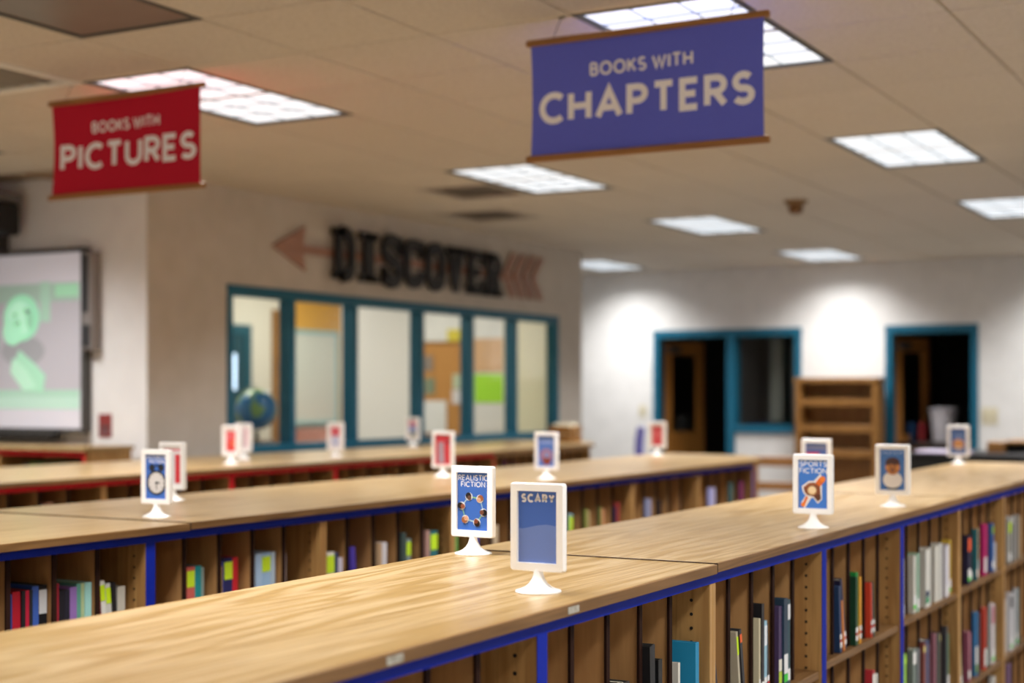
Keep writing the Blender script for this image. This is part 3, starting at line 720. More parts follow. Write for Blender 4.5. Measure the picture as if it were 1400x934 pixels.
for k in range(-5, 8):
    wd = NP if k < 7 else .43
    x0 = NEARX+NP*k
    zs = {0: (.335, .69), 1: (.335, .69), 2: (.335, .705), 3: (.335, .712)}.get(k, (.335, .718))
    NEAR[k] = (x0, unit(x0, wd, NY0+.02, NY1-NY0-.04, nl.get(k, 'near row bookcase left of the picture, %s one' % ORD[-k-3] if k < 0 else ''), 5 if k < 7 else 2, M_BLUE, zs,
        M_BLUE if k in (0, 2, 3) else None, M_BLUE if k in (-1, 1, 2) else None))
nbn = {0: 'near wide-blue-post case', 1: 'near double-post case', 2: 'near green-book case', 3: 'near white-book case', 4: 'near magenta-book case', 5: 'near right-edge case'}
def nfill(k, row, data):
    x0, (bays, zs) = NEAR[k]
    for q, cfg in data.items():
        fill(cfg, bays[q], x0, NY0+.02, zs[row], '%s %s cubby of %s' % (ORD[q], {2: 'upper', 1: 'lower', 0: 'bottom'}[row], nbn[k]), 'books in the near row')
nfill(0, 2, {2: [.03, ('dark grey book', '2A2A2C', .03, .18)], 3: [('black book', '1B1B1E', .016, .235, -2), ('black book with silver spine', '26262A', .018, .235, -2), ('black short book', '151517', .02, .20)],
  4: [('white-topped thin book', 'CFCBC0', .012, .175, 0, (('E0662A', .02),)), .085, ('teal blue book', '1E86B0', .02, .205)]})
nfill(1, 2, {0: [('dark navy leaning book', '24202E', .02, .175, -12, W8)], 1: [('cream thin leaning book', 'B9AF98', .012, .195, -9, W8, LIME), ('charcoal thin leaning book', '2A2A30', .014, .20, -11, W8, ('E8622A', .02))],
  2: [('cream slim book', 'C8BE9E', .012, .205, 0, WR), ('black tall book', '1C1A1E', .018, .24, 0, W8), ('light blue book', '8FB6C8', .02, .195, 0, WR, ('DDE2E6', .05)), ('black slim leaning book', '26262A', .014, .185, -4, WR)],
  3: [('purple book with cream top', '4A3A5C', .024, .215, 0, (('B8D23C', .03), ('E4E0D0', .03))), ('patterned navy book', '22384C', .03, .232, 0, (('3CC83C', .02), ('E4E4E4', .05))), ('deep teal book', '20444E', .02, .226, 0, W8, ('D8D8D8', .04))]})
nfill(2, 2, {0: [('white and green slim leaning book', 'B9C9A8', .014, .17, -5, (('A8B83C', .02), ('D8DCE0', .04)), LIME), ('dark green slim leaning book', '1F4A34', .016, .185, -7, WR, ORG)],
  1: [('navy and orange slim leaning book', '233A5E', .018, .195, -5, WR), ('orange slim leaning book', 'C8762E', .014, .15, -9), ('dark violet leaning book', '221E3C', .02, .215, -13, WR)],
  2: [('dark green book', '173F28', .02, .205, 0, WR), ('bright green book', '1E8A3C', .026, .215, 0, WR), ('orange yellow book', 'D8962A', .018, .2, 0, WR)],
  3: [('red slim leaning book', 'C8402A', .014, .17, -3, WR), ('dark green slim leaning book', '1E3A34', .016, .17, -6, WR)]})
nfill(2, 1, {3: [.03, ('red book with yellow edge', 'B83038', .022, .265, 0, None, WT), ('yellow slim book', 'D8C03C', .012, .26), ('white slim book', 'D8D8D4', .014, .25)], 1: [('navy book', '2A3450', .03, .2)]})
nfill(3, 2, {0: [('blue and crimson book', '8E2A44', .03, .195, 0, W8, ('2A4A8C', .05)), ('cream patterned book', 'BDB8A4', .03, .2, 0, W8)], 1: [.02, ('off-white book', 'C9C6BC', .035, .195, 0, WL), ('pale green book', '8FB09A', .03, .2, 0, W8)],
  2: [.015, ('off-white book with print', 'CFCCC4', .05, .2, 0, (('2E8A5C', .02), ('2A3450', .02))), ('grey white book', 'B9B7B0', .03, .205)], 3: [.01, ('off-white thick book', 'CDCAC0', .05, .2), ('pale grey thick book', 'C2C0BA', .045, .205)],
  4: [('white book', 'D2CFD6', .035, .185, 0, W8), ('lavender white book', 'BDB8C6', .03, .19), ('yellow book', 'C8A83C', .02, .205, 0, WL)]})
nfill(3, 1, {0: [('orange spotted book', 'D87A28', .05, .24), ('lime green book', '8CBF2E', .05, .255, 0, None, ('A8D83C', .02))], 1: [.02, ('grey green book', '76827A', .04, .255, 0, None, WT), ('steel grey book', '5E6468', .035, .25)],
  2: [('red brown book', '7E4038', .03, .255, 0, None, ('C8B46A', .02)), ('navy blue book', '2C3A62', .045, .26, 0, W8), ('maroon book', '6A3040', .025, .24)], 3: [('pink mauve book', '8E5A68', .03, .265, 0, W8), ('dark green book', '26382E', .04, .26, 0, W8), ('brown book', '5A3A30', .03, .26, 0, None, ('C8B46A', .02))],
  4: [('dark grey book', '3A3A3E', .025, .27), ('green and white book', '2E6A44', .03, .24, 0, (('D84A2A', .03), ('E0E0E0', .04)))]})
nfill(4, 2, {0: [('small cream book', 'C2B8A8', .035, .09, 0, (('8E3A30', .03),)), ], 1: [.01, ('navy book with red and orange top', '24203C', .045, .19, 0, WL, ('E85A2A', .05)), ('black book', '1C1C20', .03, .185, 0, W8)],
  2: [('teal book', '2A6A72', .025, .205, 0, W8), ('peach and orange book', 'D8A05A', .035, .205, 0, (('E8822A', .02), ('E0DCD4', .04)))], 3: [.01, ('magenta book', 'B8226A', .045, .21, 0, (('D8D4D6', .06),)), ('plum slim book', '6A2A4A', .02, .205)], 4: [.01, ('blue book with green top', '2A5AA0', .03, .2, 0, W8, ('8CB83C', .03)), ('white slim book', 'C6C8CC', .02, .12)]})
nfill(4, 1, {0: [('red and teal leaning book', 'A83A34', .02, .19, -4, W8), ('dark teal leaning book', '1E4A48', .02, .185, -6), ('cream leaning book', 'BDB08A', .02, .19, -8, W8)], 1: [.02, ('mauve book', '8A4A5E', .03, .2, -3, W8), ('pink slim book', 'A86A78', .02, .19)], 2: [.01, ('blue and white book', '2A6A9C', .04, .255, 0, (('7A9A5A', .03), ('D8D8D4', .07))), ('dark slim book', '2A2430', .03, .25)],
  3: [.01, ('red book with white label', 'B83A28', .045, .255, 0, (('D8D4D0', .07),)), ('teal slim book', '2A5A50', .02, .25)], 4: [('white and pink book', 'CFC4C6', .05, .25, 0, WL, ('B86A7A', .07)), ('green grey book', '5A6A5E', .02, .24)]})
nfill(5, 2, {0: [.03, ('grey white book', 'B8B6B4', .05, .12)], 1: [('white book with lime top', 'A8A69E', .05, .19, 0, W8, LIME), ('black slim book', '26242A', .025, .17), ('pale book', 'C2C0BC', .03, .2)], 2: [.02, ('grey book', '8E8A86', .04, .2), ('tan book', 'A88E6A', .03, .19)]})
nfill(5, 1, {0: [('white book with blue top', 'BFC2C8', .045, .25, 0, WL, ('4A62A0', .05)), ('cream book', 'C8C0B0', .03, .24)], 1: [.01, ('black-topped white book', 'C8C6CA', .045, .25, 0, WL, ('2A2A2E', .05)), ('grey book', 'A8A8AC', .03, .25)], 2: [('pale grey book', 'B5B6B8', .04, .255, 0, WL), ('dark teal book', '2A4A48', .03, .25)]})
nfill(5, 0, {0: [('maroon book', '6A2A3C', .03, .2), ('violet book', '6A3A7A', .035, .21)], 1: [('mauve book', '7A5A7E', .04, .2)]})
nfill(4, 0, {3: [('crimson book', '8E2A34', .03, .19)], 4: [.02, ('white book', 'C8C6C0', .035, .2)]})

# middle row
MY0, MY1 = 3.03, 3.93
MP = .848; MIDX = 3.307
countertop(.75, 3.46, MY0, MY1, 'oak countertop of the middle row cut by the left edge')
countertop(3.46, 5.85, MY0, MY1, 'oak countertop of the middle row behind REALISTIC FICTION card', lip=.003)
countertop(5.85, 9.12, MY0, MY1, 'oak countertop at the far end of the middle row', poly=[(5.8512, MY0+.006), (8.5, MY0+.006), (9.02, MY0+.30), (9.12, MY1-.006), (5.8512, MY1-.006)])
ml = {-1: 'middle row bookcase left of the blue post with red and black books', 0: 'middle row bookcase right of the blue post with empty first cubby', 1: 'middle row bookcase with an indigo leaning book', 2: 'middle row bookcase hidden behind the two near cards', 3: 'middle row bookcase right of the SCARY card', 4: 'middle row bookcase with a blue-grey book, second from row end', 5: 'last bookcase of the middle row, ending in blue post', -2: 'middle row bookcase at the left edge', -3: 'middle row bookcase left of the picture'}
MID = {}
for k in range(-3, 6):
    x0 = MIDX+MP*k
    MID[k] = (x0, unit(x0, MP, MY0+.02, MY1-MY0-.04, ml[k], 5, M_BLUE, (.335, .715), M_BLUE if k == 0 else None, M_BLUE if k in (-1, 5) else None))
mbn = {-1: 'middle case before blue post', 0: 'middle case after blue post', 1: 'middle indigo-book case', 2: 'middle case behind cards', 3: 'middle case after cards', 4: 'middle blue-grey-book case', 5: 'last middle case'}
def mfill(k, data):
    x0, (bays, zs) = MID[k]
    for q, cfg in data.items():
        fill(cfg, bays[q], x0, MY0+.02, zs[2], '%s cubby of %s' % (ORD[q], mbn[k]), 'books in the middle row', .04 if k < 1 else .018)
mfill(-1, {1: [.04, ('bright blue book', '2A7AB8', .035, .2), ('charcoal book with pale top', '2A3236', .03, .205, 0, None, ('B8BCB4', .03))],
  2: [('navy spiral book', '2A3A7A', .024, .21), ('red book', 'A8182A', .03, .215), ('black slim book', '1E1E22', .014, .215), ('crimson slim book', 'B01A38', .014, .215), ('dark slim book', '22262A', .012, .215), ('blue spiral book', '3A5AA8', .026, .222), ('black book with white label', '17171A', .032, .222, 0, None, ('C6C6C6', .065))],
  3: [('red spiral book', '8E1E2E', .022, .222), ('black book', '1B1B24', .022, .2), ('charcoal book', '232330', .02, .2), ('purple book', '8A68A8', .028, .205), ('sea green book', '5E9A8A', .018, .212), ('sage book', 'A8B88A', .014, .212), ('mint book', '9CCFC8', .026, .212)],
  4: [('maroon slim book', '7A3038', .012, .2, -4), ('white book with lime label', 'D8D8D0', .02, .21, -5, (('3A5AA8', .03),), LIME), ('pale book with lime label', 'C8C8C0', .02, .2, -5, (('D84A2A', .02),), LIME), ('black slim book', '1E1E22', .016, .2, -3), ('black and white striped book', 'C0BCB0', .03, .185, 0, (('1E1E22', .05),))]})
mfill(0, {1: [('white slim book with lime label', 'D0CCC8', .018, .19, 0, None, LIME), ('coral red book with lime label', 'C86058', .036, .212, 0, (('D8C83C', .05), ('6A2A7A', .02)), ('C8E62A', .05)), ('teal book', '1E8A8E', .03, .212), ('grey slim book', '8A9A92', .012, .205)],
  2: [('red and yellow slim book', 'C8A04A', .018, .2, 0, (('A83038', .1),)), ('royal blue slim book', '2A3A8E', .014, .215), ('navy book with lime label', '26285C', .04, .222, 0, None, ('C8E62A', .055)), ('red book', 'C8242E', .026, .222)],
  3: [('cream book', 'D0CCC4', .024, .21, 0, (('6A3A5A', .05),)), ('pale blue book', 'A8C4E0', .03, .222), ('light blue book with lime label', '9CBCDC', .045, .222, 0, (('5A3A8A', .06),), ('C8E62A', .05)), ('ice blue slim book', 'B0C2D0', .02, .222)],
  4: [('white and pink slim book', 'D8C4C4', .024, .21, 0, (('A83A44', .08),))]})
mfill(1, {0: [('sky blue book', '6A9ACC', .022, .2), ('white book with lime label', 'D8D4C8', .045, .195, 0, (('8ACC2A', .07),), ('C8E62A', .06)), ('navy slim book', '26385E', .022, .19), ('white and purple book', 'C6C0D0', .026, .17, 0, (('7A2A6A', .06),))],
  1: [('indigo leaning book', '4A3A9C', .026, .2, -4)], 2: [.01, ('tan book', 'B89A78', .02, .2), ('white book with purple band', 'D0CCD0', .03, .2, 0, (('8A6A50', .05), ('6A2A6A', .03)))], 3: [('dark green grey book', '3A4A48', .03, .225), ('grey book with lime label', '7A8A88', .03, .2, 0, None, ('BCE02A', .05))],
  4: [.01, ('pink brown book', 'B08A80', .025, .22), ('teal book with lime label', '2A6A72', .05, .215, 0, (('8AA8D0', .06),), ('BCE02A', .06))]})
mfill(2, {0: [('violet slim book', '7A6AB0', .02, .2), ('lime and teal book', '6AAE5A', .03, .205)], 1: [('blue book', '4A5AB0', .04, .215)], 2: [('cream book', 'BDA88A', .04, .2)], 4: [('dark book', '3A3036', .03, .19)]})
mfill(3, {1: [('blue and lime book', '8AA8B0', .04, .2, 0, None, ('B8D83C', .07))], 2: [('olive book', '7A7E3C', .03, .21), ('cream book', 'C0A478', .03, .2)], 3: [('olive green slim book', '6E7A3A', .025, .21), ('peach slim book', 'D0946A', .022, .2)], 4: [('dark blue book', '2E2A48', .02, .2), ('brick red book', '9A3A34', .03, .22)]})
mfill(4, {1: [('blue-grey book', '8E92B0', .05, .215), ('lavender slim book', 'A8A4BC', .02, .21)], 2: [('dark book', '3A2A26', .035, .2)]})
mfill(5, {0: [('tan book', 'B8906A', .045, .215)], 1: [('white and blue book', 'A8A8D8', .05, .225), ('lilac book', 'B8B0D0', .04, .22)], 3: [('slate teal book', '42605E', .06, .235)], 4: [('magenta book', '7A3458', .06, .235)]})
ep = thing('end_panel', 'pale end support under the angled tip of the middle countertop', 'panel', (8.78, 3.48, 0))
box('support_board', -.02, .02, -.12, .40, 0, TOPZ-.022, mat('B9B6C4', .6), ep, .002)
box('support_foot', -.06, .06, -.14, .42, 0, .03, mat('8A8894', .6), ep, .002)

# red row
QY0, QY1 = 5.11, 6.22
RP = .927; REDX = 5.25
countertop(2.45, 5.25, QY0, QY1, 'oak countertop with red trim cut by the left edge')
countertop(5.25, 8.03, QY0, QY1, 'oak countertop of the red trimmed row below the windows')
countertop(8.03, 11.2, QY0, QY1, 'oak countertop at the far end of the red trimmed row', poly=[(8.0312, QY0+.006), (10.5, QY0+.006), (11.05, QY0+.3), (11.2, QY1-.006), (8.0312, QY1-.006)])
rl = {-3: 'red trimmed row bookcase left of the picture', -2: 'red trimmed row bookcase beyond the left edge', -1: 'red trimmed bookcase at left edge with lime and white books', 0: 'red trimmed bookcase behind the HISTORICAL FICTION card', 1: 'red trimmed bookcase between the two red posts', 2: 'red trimmed bookcase right of the second red post', 3: 'last red trimmed bookcase before the untrimmed ones', 4: 'untrimmed bookcase with magenta books past the red row', 5: 'untrimmed bookcase at the far right end of that row'}
RED = {}
for k in range(-3, 6):
    x0 = REDX+RP*k if k < 4 else REDX+RP*4+.75*(k-4); wd = RP if k < 4 else .75
    RED[k] = (x0, unit(x0, wd, QY0+.02, QY1-QY0-.04, rl[k], 5, M_RED if k < 4 else None, (.335, .80), M_RED if k in (1, 2) else None, M_RED if k in (0, 1, 3) else None))
def rfill(k, name, data):
    x0, (bays, zs) = RED[k]
    for q, cfg in data.items(): fill(cfg, bays[q], x0, QY0+.02, zs[2], '%s cubby of %s' % (ORD[q], name), 'books in the red trimmed row', .05)
rfill(-1, 'red case at left edge', {1: [('blue grey slim book', '7A8A9A', .03, .12), ('lime book', '9AB82A', .045, .125)], 2: [.02, ('white book', 'C8C4BC', .04, .14), ('yellow book', 'B8943A', .03, .13), ('pale book', 'D0C8C4', .03, .135)], 3: [.03, ('white book', 'C4BCC0', .03, .15), ('peach book', 'C89478', .04, .16), ('blue slim book', '5A7AA8', .03, .12)]})
rfill(0, 'red case behind HISTORICAL card', {0: [('blue book', '4A6A9C', .06, .12)]})
rfill(4, 'untrimmed case past the red row', {1: [('magenta book', '6A1A40', .06, .19), ('plum book', '5A1A3A', .05, .19)], 2: [('wine red book', '6E1E3E', .06, .19)]})

# shelf below the whiteboard
ls = thing('low_bookcase', 'red trimmed bookcase standing below the whiteboard', 'bookcase', (6.66, 6.66, 0))
box('top', -.02, .40, -.02, 2.2, 1.11, 1.135, M_TOP, ls, .002)
for y in (0, .73, 1.46, 2.16): box('side_panel', 0, .38, y, y+.02, 0, 1.11, M_WOOD, ls)
box('end_board', .02, .38, -.012, 0, 0, 1.11, M_WOOD, ls)
box('back_panel', .365, .38, .02, 2.16, 0, 1.11, M_DIV, ls)
for z in (.3, .68): box('shelf', .01, .36, .02, 2.16, z, z+.02, M_WOOD, ls)
box('tape_strip', -.002, 0, 0, 2.2, 1.08, 1.11, M_RED, ls)
box('tape_strip', -.002, 0, 0, .025, 0, 1.08, M_RED, ls)
for k, (y, t_, h, c_, nm) in enumerate(((.14, .05, .22, '4A6A8C', 'blue'), (.22, .05, .3, '2E4A3A', 'dark green'), (.28, .05, .33, '4E7A3A', 'green'), (.345, .05, .32, '2A3A34', 'black-green'), (.41, .05, .335, '3E6E40', 'mid green'), (.475, .05, .33, '5A8A3A', 'light green'), (.54, .04, .32, '2E4A5A', 'slate'))):
    b = MB(); b.box(0, .2, 0, .003, 0, h).box(0, .2, t_-.003, t_, 0, h).box(0, .003, .003, t_-.003, 0, h)
    o = b.build('book', mat(c_, .45)); o.location = (6.66+.05, 6.66+y, .7006); tag(o, '%s book, %s from the right in the case below the whiteboard' % (nm, ORD[k]), 'book', 'books below the whiteboard')
    box('pages', .004, .195, .003, t_-.003, .003, h-.004, M_PAGE, o)
# small wooden crate on the far end of the red row
o = thing('wooden_crate', 'small brown wooden crate at the far end of the red row', 'crate', (10.75, 5.45, TOPZ))
for z in (0, .07): 
    box('slat', 0, .012, 0, .2, z+.005, z+.06, M_HONEY, o); box('slat', .19, .202, 0, .2, z+.005, z+.06, M_HONEY, o)
    box('slat', .012, .19, 0, .012, z+.005, z+.06, M_HONEY, o); box('slat', .012, .19, .188, .2, z+.005, z+.06, M_HONEY, o)
box('crate_floor', .012, .19, .012, .188, 0, .012, M_HONEY, o)
box('crate_filling', .015, .187, .015, .185, .012, .15, mat('D8CDB0', .8), o, .02)

# ---------------------------------------------------------------- hanging banners
def banner(lab, yl, yr, zt, zb, colr, small, big, fs, fb, cur):
    """cloth banner between two wooden rods; local u runs to the right seen from the aisle"""
    X = 4.95
    o = thing('hanging_banner', lab, 'banner', (X, yl, 0), 0, 'hanging banners')
    W = yl-yr; Hh = zt-zb; rod = .024
    N, Mv = 24, 12; b = MB()
    def P(u, v): return (cur*math.sin(u*math.pi*1.5)*.5 + cur*.4*math.sin(v*math.pi), -(.012 + u*(W-.024)) + (cur*.35*math.sin(v*math.pi))*(1 if u > .5 else -1)*abs(u-.5)*2, zb+rod*.5+v*(Hh-rod))
    for d, sgn in ((0, 1),):
        vs = [[P(i/N, j/Mv) for i in range(N+1)] for j in range(Mv+1)]
        for j in range(Mv):
            for i in range(N): b.poly([vs[j][i], vs[j][i+1], vs[j+1][i+1], vs[j+1][i]])
    cl = b.build('cloth', colr, o)
    md = cl.modifiers.new('thickness', 'SOLIDIFY'); md.thickness = .0015; md.offset = 0
    mt = mat('FAF8FF', .7)
    for nm, (a0, a1, v0, v1), txt, wg in (('small_letter', fs, small, .18), ('large_letter', fb, big, .205)):
        for lt in lettering(txt, a0*W, a1*W, v0*Hh, v1*Hh, wg):
            t_ = MB()
            for q in lt:
                pts = []
                for u, v in q:
                    p = P(u/W, 1-v/Hh); pts.append((p[0]-.0022, p[1], p[2]))
                t_.poly(pts)
            t_.build(nm, mt, cl)
    mr_ = oak('banner_rod', 'A8763F', '946434', '6A4522', .5, axis=1)
    for z in (zt-rod, zb): MB().box(-.011, .011, -W-.006, .006, z, z+rod).build('rod', mr_, o, .004)
    for u in (.13, .87):
        y = -u*W
        MB().tube([(0, y+.015, zt), (0, y-.0, zt+(CZ-zt)*.5), (0, y-.02, CZ)], .0016, 6).build('wire', mat('6E675E', .4, metal=.5), o)
        MB().box(-.006, .006, y-.032, y-.008, CZ-.006, CZ).build('ceiling_clip', M_METAL, o)
M_BB = noisy('blue_cloth', '666EDA', '6A73E0', 220, .85, spec=.1); M_RB = noisy('red_cloth', 'C02038', 'C8263E', 220, .85, spec=.1)
banner('blue banner reading BOOKS WITH CHAPTERS hanging from the ceiling', 2.688, 1.746, 2.783, 2.325, M_BB, 'BOOKS WITH', 'CHAPTERS', (.262, .712, .335, .218), (.033, .967, .71, .435), .012)
banner('red banner reading BOOKS WITH PICTURES hanging from the ceiling', 5.17, 4.262, 2.79, 2.338, M_RB, 'BOOKS WITH', 'PICTURES', (.262, .732, .352, .232), (.045, .977, .73, .445), .02)

# ---------------------------------------------------------------- card stands
FW_, FH_, FT_ = .119, .1725, .0166; FZ = .041
M_FRAME = mat('FAF8F5', .3, coat=.3)
def rrect(w_, h_, r, n=4):
    p = []
    for cx, cy, a0 in ((w_/2-r, h_/2-r, 0), (-w_/2+r, h_/2-r, 90), (-w_/2+r, -h_/2+r, 180), (w_/2-r, -h_/2+r, 270)):
        for k in range(n+1):
            a = math.radians(a0+90*k/n); p.append((cx+r*math.cos(a), cy+r*math.sin(a)))
    return p
def frame_mesh():
    b = MB(); bw = .0165; t2 = FT_/2
    loops = [(rrect(FW_-2*bw, FH_-2*bw, .001), -t2+.006), (rrect(FW_-2*bw+.001, FH_-2*bw+.001, .001), -t2), (rrect(FW_-.004, FH_-.004, .004), -t2), (rrect(FW_, FH_, .006), -t2+.003),
             (rrect(FW_, FH_, .006), t2-.003), (rrect(FW_-.004, FH_-.004, .004), t2), (rrect(FW_-2*bw+.001, FH_-2*bw+.001, .001), t2), (rrect(FW_-2*bw, FH_-2*bw, .001), t2-.006)]
    n = len(loops[0][0])
    for pts, x in loops: b.v += [(x, -u, v+FZ+FH_/2) for u, v in pts]
    for j in range(len(loops)-1):
        for k in range(n): b.f.append((j*n+k, j*n+(k+1) % n, (j+1)*n+(k+1) % n, (j+1)*n+k)); b.mi.append(0)
    me = b.mesh('frame', smooth=True); me.materials.append(M_FRAME); return me
FR_ME = frame_mesh()
PED_ME = MB().lathe([(.0445,0),(.0455,.0015),(.0445,.004),(.036,.0065),(.026,.011),(.018,.018),(.0125,.027),(.0098,.036),(.0092,.043),(.0085,.0455),(.004,.0465)], 28).mesh('pedestal', smooth=True); PED_ME.materials.append(M_FRAME)
SL_ME = MB().box(-.006, .006, -.012, .012, .0405, .0455).mesh('clip'); SL_ME.materials.append(M_FRAME)
CW, CH = FW_-.033, FH_-.033
def card_stand(x, y, lab, bg, draw, z=TOPZ, rz=0):
    o = thing('card_stand', lab, 'card stand', (x, y, z), rz, 'white card stands on the countertops')
    link('frame', FR_ME, o); link('pedestal', PED_ME, o); link('clip', SL_ME, o)
    xx = -FT_/2+.0062
    c = MB(); c.box(xx, FT_/2-.0062, -CW/2-.001, CW/2+.001, FZ+FH_/2-CH/2-.001, FZ+FH_/2+CH/2+.001)
    card = c.build('card', mat(bg, .35, coat=.3), o)
    p = MB(); ly = [0]
    def shape(pts, col):
        ly[0] += 1
        p.poly([(xx-.00008*ly[0], -u*CW/2, FZ+FH_/2+v*CH/2) for u, v in pts], mat(col, .35, coat=.3))
    def text(s, u0, u1, v0, v1, col='F0F0F4', wg=.16):
        ly[0] += 1
        for q in sum(lettering(s, u0*CW/2, u1*CW/2, v0*CH/2, v1*CH/2, wg), []):
            p.poly([(xx-.00008*ly[0], -u, FZ+FH_/2+v) for u, v in q], mat(col, .35, coat=.3))
    draw(shape, text)
    if p.f: p.build('card_print', None, card)
    return o
E_ = lambda u, v, r, k=1.65, n=18, rot=0: [(u+(r*math.cos(2*math.pi*i/n)*math.cos(rot)-r*math.sin(2*math.pi*i/n)*math.sin(rot)), v+(r*math.cos(2*math.pi*i/n)*math.sin(rot)+r*math.sin(2*math.pi*i/n)*math.cos(rot))/k) for i in range(n)]
BLUE1, BLUE2 = '3F6CC0', '4A78CC'
def d_scary(shape, text):
    shape([(-1,-1),(1,-1),(1,.02),(.75,.06),(.45,.08),(0,.05),(-.5,-.02),(-.8,-.06),(-1,-.04)], '6A84C8')
    text('SCARY', -.86, .86, .68, .93, 'E8E8EE', .25)
def d_real(shape, text):
    text('REALISTIC', -.96, .97, .72, .92, wg=.15); text('FICTION', -.78, .80, .50, .69)
    hd = [(-.25, .17, '6A4A3C', '1E1A1C'), (.47, .10, 'D8A888', '9A5A34'), (.70, -.37, '7A4A34', '1C1818'), (.27, -.72, '8A4A30', '2A1C18'), (-.48, -.62, 'E0A888', 'A0623A'), (-.72, -.16, '9A5A40', '221C1C')]
    for i in range(6):
        a, b = hd[i], hd[(i+1) % 6]
        for q in ribbon([(a[0], a[1]), (b[0], b[1])], .05): shape(q, 'A8C8D8' if i % 2 else '8FC08A')
    for (u, v, sk, hr) in hd:
        shape(E_(u, v, .235), 'E6E8EC')
    for i, (u, v, sk, hr) in enumerate(hd):
        du = -u*.14; dv = -(v+.28)*.10
        shape(E_(u-du*.6, v-dv*.6, .19), hr); shape(E_(u+du, v+dv, .135), sk); shape(E_(u+du*1.2+.05, v+dv-.01, .02), '2A2220'); shape(E_(u+du*1.2-.05, v+dv-.01, .02), '2A2220')
def d_sports(shape, text):
    text('SPORTS', -.92, .96, .72, .96, wg=.16); text('FICTION', -.96, .98, .44, .66, wg=.16)
    for q in ribbon([(-.70,-.90),(-.30,-.52),(.20,.02),(.62,.30)], .34): shape(q, 'EDE6E2')
    shape([(-.78,-.10),(-.30,.12),(.15,.14),(.62,-.05),(.62,-.40),(.62,-.62),(.34,-.80),(.05,-.58),(-.45,-.52),(-.68,-.35)], 'EDE6E2')
    shape([(.05,-.06),(.42,.27),(.60,.34),(.80,.29),(.84,.14),(.62,0),(.3,-.25)], 'E06A24'); shape(E_(.66, .22, .2), 'F08030')
    shape([(-.86,-.88),(-.60,-.93),(-.52,-.82),(-.34,-.55),(-.46,-.49),(-.70,-.78)], 'E06A24'); shape(E_(-.68, -.86, .15), 'F08030')
    shape([(-.66,-.14),(-.28,.05),(.10,.07),(.5,-.10),(.52,-.40),(.56,-.60),(.34,-.72),(.06,-.52),(-.40,-.46),(-.58,-.33)], '84482C')
    shape([(.06,-.52),(.34,-.72),(.56,-.60),(.52,-.40),(.25,-.42)], '5A3020')
    for q in ribbon([(-.6,-.12),(-.2,.0),(.2,-.02)], .05): shape(q, 'A86238')
    shape(E_(-.06, -.26, .30), 'E8C490'); shape(E_(-.02, -.23, .22), 'F2D6A8')
def d_humor(shape, text):
    text('HUMOR', -.86, .86, .76, .92, 'A8BCE4')
    shape(E_(0, -.82, .55, 3), '2A3A34'); shape(E_(0, -.5, .78, 1.9), 'E4DED8'); shape(E_(0, .12, .58, 1.55), 'B07038'); shape(E_(-.42, .10, .16), 'D08A48'); shape(E_(.42, .10, .16), 'D08A48')
    shape([(-.6,.25),(-.5,.50),(-.2,.60),(.15,.61),(.5,.50),(.62,.25),(.4,.28),(.2,.22),(-.1,.28),(-.35,.22)], '4A2E2A'); shape(E_(0, -.02, .16), '7A4A38'); shape(E_(-.2, .12, .06), '2A2020'); shape(E_(.2, .12, .06), '2A2020')
def d_hist(shape, text):
    text('HISTORICAL', -.95, .95, .80, .95, wg=.15); text('FICTION', -.70, .78, .60, .76, wg=.18)
    shape(E_(-.42, .40, .28, rot=.5), '23262E'); shape(E_(.46, .42, .28, rot=-.5), '23262E')
    for q in ribbon([(-.5,.30),(-.1,.50),(.3,.50),(.6,.28)], .07): shape(q, '23262E')
    shape(E_(.02, -.27, .93), '1C2028'); shape(E_(.02, -.27, .78), 'D8D4D2')
    for k in range(12):
        a = k*math.pi/6; c_, s_ = math.cos(a), math.sin(a)
        for q in ribbon([(.02+.62*c_, -.27+.62*s_/1.65), (.02+.72*c_, -.27+.72*s_/1.65)], .04): shape(q, '3A3A40')
    for q in ribbon([(.02,-.27),(.06,-.60)], .06): shape(q, '26282E')
    for q in ribbon([(.02,-.27),(.36,-.27)], .06): shape(q, '26282E')
    shape(E_(.02, -.27, .1), '26282E')
def d_far(shape, text):
    shape([(-.7,.55),(.7,.55),(.7,.42),(-.7,.42)], '8AA2D4'); shape([(-.45,.32),(.55,.32),(.55,.20),(-.45,.20)], '7A94CC')
    shape([(-.72,-.28),(-.60,-.02),(-.2,.14),(.3,.12),(.66,-.05),(.76,-.28)], 'E0A468'); shape([(-.74,-.28),(.78,-.28),(.74,-.42),(-.7,-.42)], 'A85A2C'); shape([(-.66,-.42),(.70,-.42),(.5,-.66),(-.4,-.66)], 'E4C6A4')
def d_back(shape, text):
    shape([(-.86,.84),(.86,.84),(.86,.66),(-.86,.66)], '8A90B8'); shape([(-.95,.48),(.3,.48),(.3,-.6),(-.95,-.6)], 'D0304A')
def d_mid(shape, text):
    shape([(-.9,.92),(.9,.92),(.9,.8),(-.9,.8)], '6A86B4'); shape([(-.8,.68),(.8,.68),(.8,.5),(-.8,.5)], '92A8E0')
    shape(E_(0, -.3, .75), 'A87A94'); shape(E_(.05, -.6, .5), '8A3A28'); shape(E_(.05, -.25, .35), '8890C0')
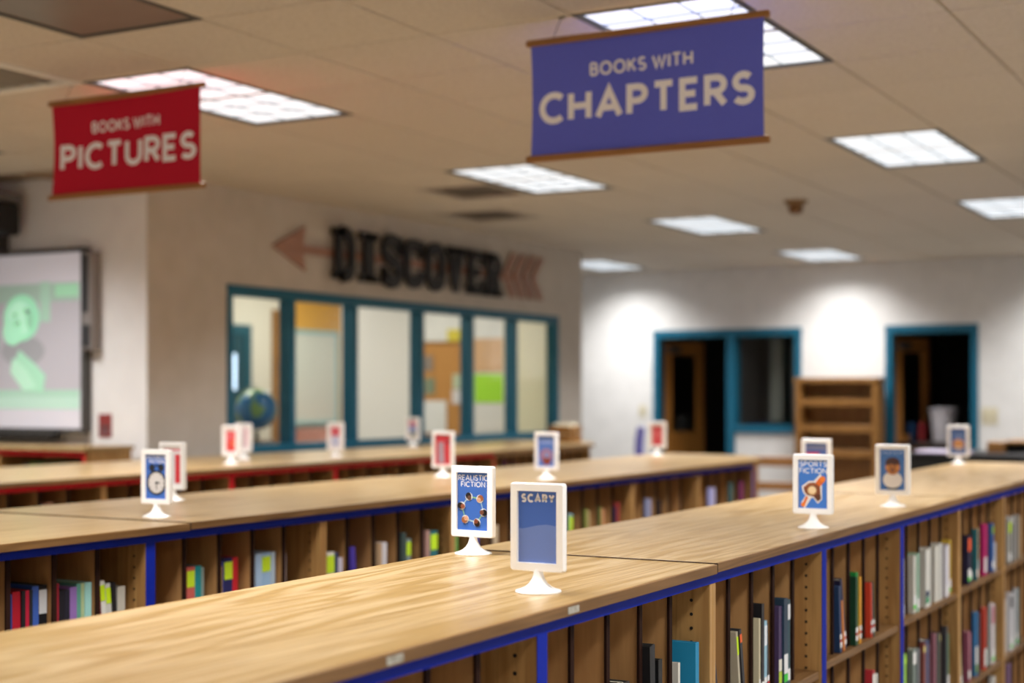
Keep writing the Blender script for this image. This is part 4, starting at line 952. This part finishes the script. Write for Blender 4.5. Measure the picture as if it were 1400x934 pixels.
def red_card(kind):
    def f(shape, text):
        if kind == 'white': shape([(-.9,.88),(.9,.88),(.9,.76),(-.9,.76)], 'E08A98'); shape([(.3,.6),(.92,.6),(.92,-.9),(.3,-.9)], 'D63A44'); shape([(-.9,.6),(.2,.6),(.2,-.9),(-.9,-.9)], 'DFE2EA')
        if kind == 'red': shape([(-.75,.78),(.75,.78),(.75,-.85),(-.75,-.85)], 'DE4A48'); shape(E_(-.1, .35, .45), 'E0707A'); shape(E_(.35, -.2, .3), 'E08050')
        if kind == 'pink': shape([(.1,.8),(.85,.8),(.85,-.8),(.1,-.8)], 'E8C4CC'); shape([(-.2,.5),(.0,.5),(.0,-.8),(-.2,-.8)], 'A8A6A4')
        if kind == 'half': shape([(-.75,.80),(.75,.80),(.75,.05),(-.75,.05)], 'DA5A66'); shape([(-.6,0),(.6,0),(.6,-.75),(-.6,-.75)], 'A8B0D8'); shape(E_(0, -.35, .35), 'E4E6F0')
        if kind == 'multi': shape([(-.75,.85),(.75,.85),(.75,.35),(-.75,.35)], 'E08AA0'); shape([(-.75,.3),(.75,.3),(.75,-.3),(-.75,-.3)], '8A9AD0'); shape([(-.5,-.35),(.5,-.35),(.5,-.8),(-.5,-.8)], '7A8A6A')
        if kind == 'grey': shape([(-1,1),(1,1),(1,-1),(-1,-1)], 'D8424E'); shape([(-.6,.5),(.1,.5),(.2,-.9),(-.6,-.9)], 'B0A0B0'); shape(E_(.6, .5, .25), '9A2A3A')
        if kind == 'plainred': shape([(-.8,.82),(.8,.82),(.8,-.9),(-.8,-.9)], 'DA5058'); shape(E_(0, .1, .35, 1.0), 'E47A80')
    return f
card_stand(2.585, 1.381, 'white card stand reading SCARY on the foreground countertop', '3A64BC', d_scary)
card_stand(3.125, 1.848, 'white card stand reading REALISTIC FICTION with a ring of faces', BLUE1, d_real)
card_stand(4.205, 1.347, 'white card stand reading SPORTS FICTION with bat and glove', '3C78CC', d_sports)
card_stand(5.14, 1.365, 'white card stand reading HUMOR with a brown and white figure', '4474B8', d_humor)
card_stand(8.45, 1.88, 'white card stand with bun picture at the far end of near row', '3E66A8', d_far)
card_stand(5.66, 1.80, 'white card stand half hidden behind the SPORTS FICTION card', '5A74B8', d_back)
card_stand(3.575, 3.27, 'white card stand reading HISTORICAL FICTION with an alarm clock', '3E6EC4', d_hist)
card_stand(4.15, 3.72, 'white card stand with white and red card behind HISTORICAL FICTION', 'EAE6E6', red_card('white'))
card_stand(5.98, 3.70, 'white card stand with red and grey card left of REALISTIC FICTION', 'D8424E', red_card('grey'))
card_stand(6.05, 3.19, 'white card stand with blue card just behind the SCARY card', '5A80CC', d_mid)
card_stand(8.75, 3.82, 'white card stand with red card before the far open door', 'EAE4E4', red_card('plainred'))
card_stand(6.52, 5.42, 'white card stand with red card, front one of the overlapping pair', 'EAE4E4', red_card('red'))
card_stand(7.02, 5.74, 'white card stand with pale pink card, rear one of the pair', 'ECE6E6', red_card('pink'))
card_stand(7.52, 5.43, 'white card stand with red and pale blue card below second pane', 'EAE4E8', red_card('half'))
card_stand(9.35, 6.05, 'white card stand with pink, blue and green card under third mullion', 'EAE4E8', red_card('multi'))
